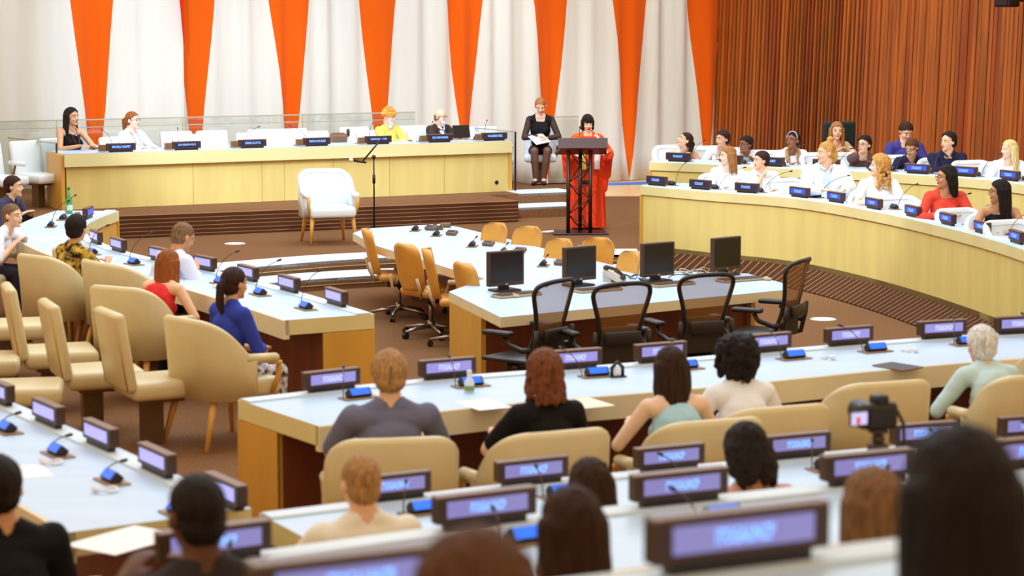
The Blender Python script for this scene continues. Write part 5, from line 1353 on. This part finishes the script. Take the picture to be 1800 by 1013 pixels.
# ---- second rear desk
BG = 'cream armchairs at the second rear desk'
person('man with cropped fair hair seen from behind at the second desk', (634, 873), 8.35, 0, FB, 'light', ('crop', 'sandy'), cloth('cream_shirt', (236, 228, 214)), .5, sex='m', hands=HD, chair=rear('cream armchair under the man with cropped fair hair', BG), lean=10, sc=.94, vox=.011)
person('person with straight dark brown hair seen from behind at the second desk', (1036, 878), 8.35, 0, FB, 'light', ('long', 'darkbrown', .2), BLK, .5, hands=HD, chair=rear('cream armchair under the person with straight dark brown hair', BG), lean=12, sc=.93, vox=.011)
person('woman with black hair in a loose bun bending forward at the second desk', (1312, 812), 8.9, 0, FB, 'light', ('wavy', 'black', .16), cloth('dusty_pink_top', (210, 160, 150)), .5, pitch=28, hands=HD, chair=rear('cream armchair under the woman with the loose black bun', BG), lean=20, sc=.97, vox=.011, acc=())
# ---- third row and nearest row
CG = 'cream armchairs at the raised rear desk'
person('man with close cropped black hair raising his hands to his face at the bottom left', (346, 945), 5.95, .4, FB + 6, 'dark', ('crop', 'black'), cloth('dark_grey_shirt', (50, 44, 46)), .5, sex='m', hands=((-.13, -.30, .93), (.14, -.34, .94)), lean=8, sc=.97, vox=.011, chair=rear('cream armchair under the man raising his hands', CG))
person('person with smooth dark brown hair at the bottom centre', (1003, 965), 5.9, .4, FB, 'light', ('long', 'darkbrown', .25), BLK, .5, hands=HD, lean=10, sc=.95, vox=.011, chair=rear('cream armchair under the person with smooth dark brown hair', CG))
person('person with light brown hair partly hidden by the large black haired head', (1532, 905), 6.1, .4, FB - 4, 'light', ('long', 'greybrown', .22), cloth('beige_top', (214, 190, 150)), .5, hands=HD, lean=10, sc=.96, vox=.011, chair=rear('cream armchair under the person with light brown hair', CG))
person('man with short black hair and dark shirt at the lower left edge', (-3, 862), 7.9, 0, 215, 'tan', ('short', 'black'), BLK, .45, sex='m', hands=HD, vox=.011, yaw=-20, chair=rear('cream armchair under the man at the lower left edge', 'cream armchair at the lower left desk'))
person('person with brown hair at the bottom edge before the nearest desk', (832, 1125), 3.15, 1.05, FB, 'light', ('fluffy', 'brown'), BLK, .5, hands=HD, sc=.98, vox=.011)
person('large black haired head seen from behind at the lower right', (1682, 905), 3.55, 1.05, FB - 6, 'tan', ('long', 'black', .36), BLK, .9, hands=HD, sc=1.0, vox=.011, build=1.1, headsc=1.02)

# ================================================================ EMPTY SEATS
def seat_at(px, py, D, zf, zseat, rz, first, mk, label, group):
    q = Q(px, py, D); return place(first, mk, (q.x, q.y, zf), rz, label, group)
# dais seats, second row and gaps
for px, D, lb in ((70, 29.4, 'white seat left of the dais desk, standing clear beyond the glass guard'), (2, 28.9, 'white seat cut by the left edge of the picture'),):
    seat_at(px, 250, D, .3, 0, DAIS_RZ + R(25), WPOSTCH, mk_wpost, lb, 'white seats on the dais')
for i, (px, dd) in enumerate(((345, 1.15), (458, 1.15), (565, 1.15), (865, 1.15))):
    D = (DS_IN[0] + d_dir * 0).y; u = (px - 900) / FPX; D = depth_on(DS_IN, px) + dd
    seat_at(px, 240, D, .3, 0, DAIS_RZ, WPOSTCH, mk_wpost, '%s empty white seat from the left at the dais desk' % ORD[i], 'empty seats at the dais desk')
for i, (px, dd) in enumerate(((325, 2.0), (388, 2.0), (478, 2.0), (530, 2.0), (640, 2.0), (742, 2.0))):
    D = depth_on(DS_IN, px) + dd
    seat_at(px, 240, D, .3, 0, DAIS_RZ + R(4), WPOSTCH, mk_wpost, '%s white seat from the left in the second row on the dais' % ORD[i], 'white seats in the second dais row')
q = P(922, 300, .3); place(WPOSTCH, mk_wpost, (q.x - .1, q.y + .9, .3), R(24), 'white seat directly left of the note taker in black', 'white seats on the dais')
# left: fixed seats of the outer ring, and empty armchairs
for i, (px, py, rz, lb) in enumerate(((282, 778, 118, 'cream fixed seat on a post nearest the woman in blue, its seat empty'), (178, 758, 112, 'second cream fixed seat on a post from the right, in the left aisle'),
                                     (104, 718, 108, 'third cream fixed seat on a post in the left aisle'), (30, 664, 104, 'cream fixed seat on a post cut by the left edge'),)):
    p = P(px, py, 0); place(POSTCH, mk_post, (p.x, p.y, 0), R(rz), lb, 'cream fixed seats in the left aisle')
for i, (px, py, rz, lb) in enumerate(((40, 792, 100, 'empty cream fixed seat behind the lower left desk displays'), (-30, 735, 100, 'cream fixed seat behind the lower left desk at the picture edge'))):
    p = P(px, py, 0); place(POSTCH, mk_post, (p.x, p.y, 0), R(rz), lb, 'cream fixed seats before the lower left desk')
for i, (px, py, rz, lb) in enumerate(((170, 612, 122, 'empty cream armchair left of the auburn haired woman'), (225, 640, 125, 'cream armchair behind the bent man, its arm toward the fixed seats'))):
    p = P(px, py, 0); place(CREAMCH, mk_cream, (p.x, p.y, 0), R(rz), lb, LG)
# rear: empty cream armchairs
q = Q(1518, 700, 12.2); place(CREAMCH, mk_cream, (q.x, q.y, 0), R(FB - 4), 'empty cream armchair behind the camera on the tripod', AG)
q = Q(1850, 690, 13.4); place(CREAMCH, mk_cream, (q.x, q.y, 0), R(FB - 10), 'cream armchair cut by the right edge beside the white haired person', AG)
for i, (px, D) in enumerate(((1490, 9.3), (1700, 9.6), (860, 8.5))):
    q = Q(px, 800, D); place(CREAMCH, mk_cream, (q.x, q.y, 0), R(FB), '%s empty cream armchair from the right at the second rear desk' % ORD[i], BG)
# right: empty white armchairs
for i, (px, D, zf, g) in enumerate(((1600, BF(1600), 0, 0), (1710, BF(1710), 0, 0), (1800, BF(1795), 0, 0), (1395, BF(1395), 0, 0), (1235, BR(1235), .2, 1), (1340, BR(1340), .2, 1), (1455, BR(1455), .2, 1), (1725, BR(1725), .2, 1))):
    q = Q(px, 300, D); place(WHITECH, mk_white, (q.x, q.y, zf), R(28 - i), ('%s empty white armchair from the left at the right front desk' % ORD[[1, 2, 3, 0][i]]) if not g else '%s empty white armchair from the left at the right rear desk' % ORD[i - 4], FG if not g else RG)
# black office chair by the timber wall
q = Q(1490, 240, 29.9); r = empty('office_chair', (q.x, q.y, .2), R(20), 'dark green padded office chair by the timber wall behind the long haired woman', 'chair')
GRN = mat('dark_green_fabric', (18, 34, 28), .8)
bm = BM(); rbox(bm, (0, .25, .92), (.50, .10, .62), .045, 3); obj('backrest', bm, GRN, r, True); bm = BM(); rbox(bm, (0, 0, .46), (.5, .5, .1), .04, 3); obj('seat', bm, GRN, r, True)
bm = BM(); box(bm, (0, .28, .5), (.06, .04, .3)); obj('back_bracket', bm, M_BLACK, r)
for s_ in (-1, 1): bm = BM(); tube(bm, [(s_ * .25, .1, .44), (s_ * .29, .1, .66), (s_ * .29, -.12, .66)], .018, 8); obj('armrest', bm, M_BLACK, r, True)
star_base(r, .3, M_BLACK, M_BLACK)

# ---- camera on tripod
q = Q(1545, 712, 8.6); CS = (8.6 / FPX)
r = empty('tripod', (q.x, q.y, 0), R(20), 'dark tripod carrying the photo camera between the rear desks', 'tripod')
zt = q.z - .13
bm = BM(); cyl(bm, (0, 0, zt - .55), .016, .5); cyl(bm, (0, 0, zt - .24), .035, .05); obj('centre_column', bm, M_BLACK, r)
bm = BM(); rbox(bm, (0, 0, zt - .06), (.075, .07, .07), .015); ball(bm, (0, 0, zt - .01), .028); rbox(bm, (0, 0, zt + .022), (.07, .05, .018), .005); obj('ball_head', bm, M_BROWNB, r)
bm = BM(); tube(bm, [(.03, 0, zt - .05), (.12, .08, zt - .09), (.2, .12, zt - .12)], .010, 8); obj('pan_handle', bm, M_BLACK, r, True)
for k in range(3):
    a = R(90 + 120 * k); bm = BM(); tube(bm, [(.03 * cos(a), .03 * sin(a), zt - .22), (.26 * cos(a), .26 * sin(a), .5), (.40 * cos(a), .40 * sin(a), 0)], [.018, .014, .010], 8); obj('leg', bm, M_BLACK, r, True)
r = empty('photo_camera', (q.x, q.y, zt + .031), R(205), 'black photo camera with its small lit screen flipped out on the tripod', 'camera')
bm = BM(); rbox(bm, (0, 0, .055), (.145, .075, .11), .018, 3); rbox(bm, (0, .0, .12), (.06, .07, .045), .012, 2); rbox(bm, (.06, -.03, .05), (.035, .06, .1), .015, 3); obj('body', bm, M_BLACK, r, True)
bm = BM(); tube(bm, [(0, -.03, .055), (0, -.16, .055)], [.04, .044], 24); obj('lens', bm, M_BLACK, r, True)
bm = BM(); rbox(bm, (.125, .04, .06), (.085, .012, .062), .004, 1); o = obj('flip_screen', bm, M_BROWNB, r); bm = BM(); box(bm, (.125, .047, .06), (.075, .002, .05)); obj('lit_display', bm, screen('pale_live_view', (210, 200, 245), 1.0), o)
bm = BM(); box(bm, (.13, .0485, .052), (.018, .001, .03)); obj('red_figure_image', bm, screen('red_live_view', (225, 80, 70), .9), o)
bm = BM(); tube(bm, [(-.07, 0, .1), (-.10, .03, .02), (-.095, .05, -.1), (-.06, .04, -.22)], .008, 6); obj('neck_strap', bm, M_BLACK, r, True)

bpy.data.scenes.remove(TSC)
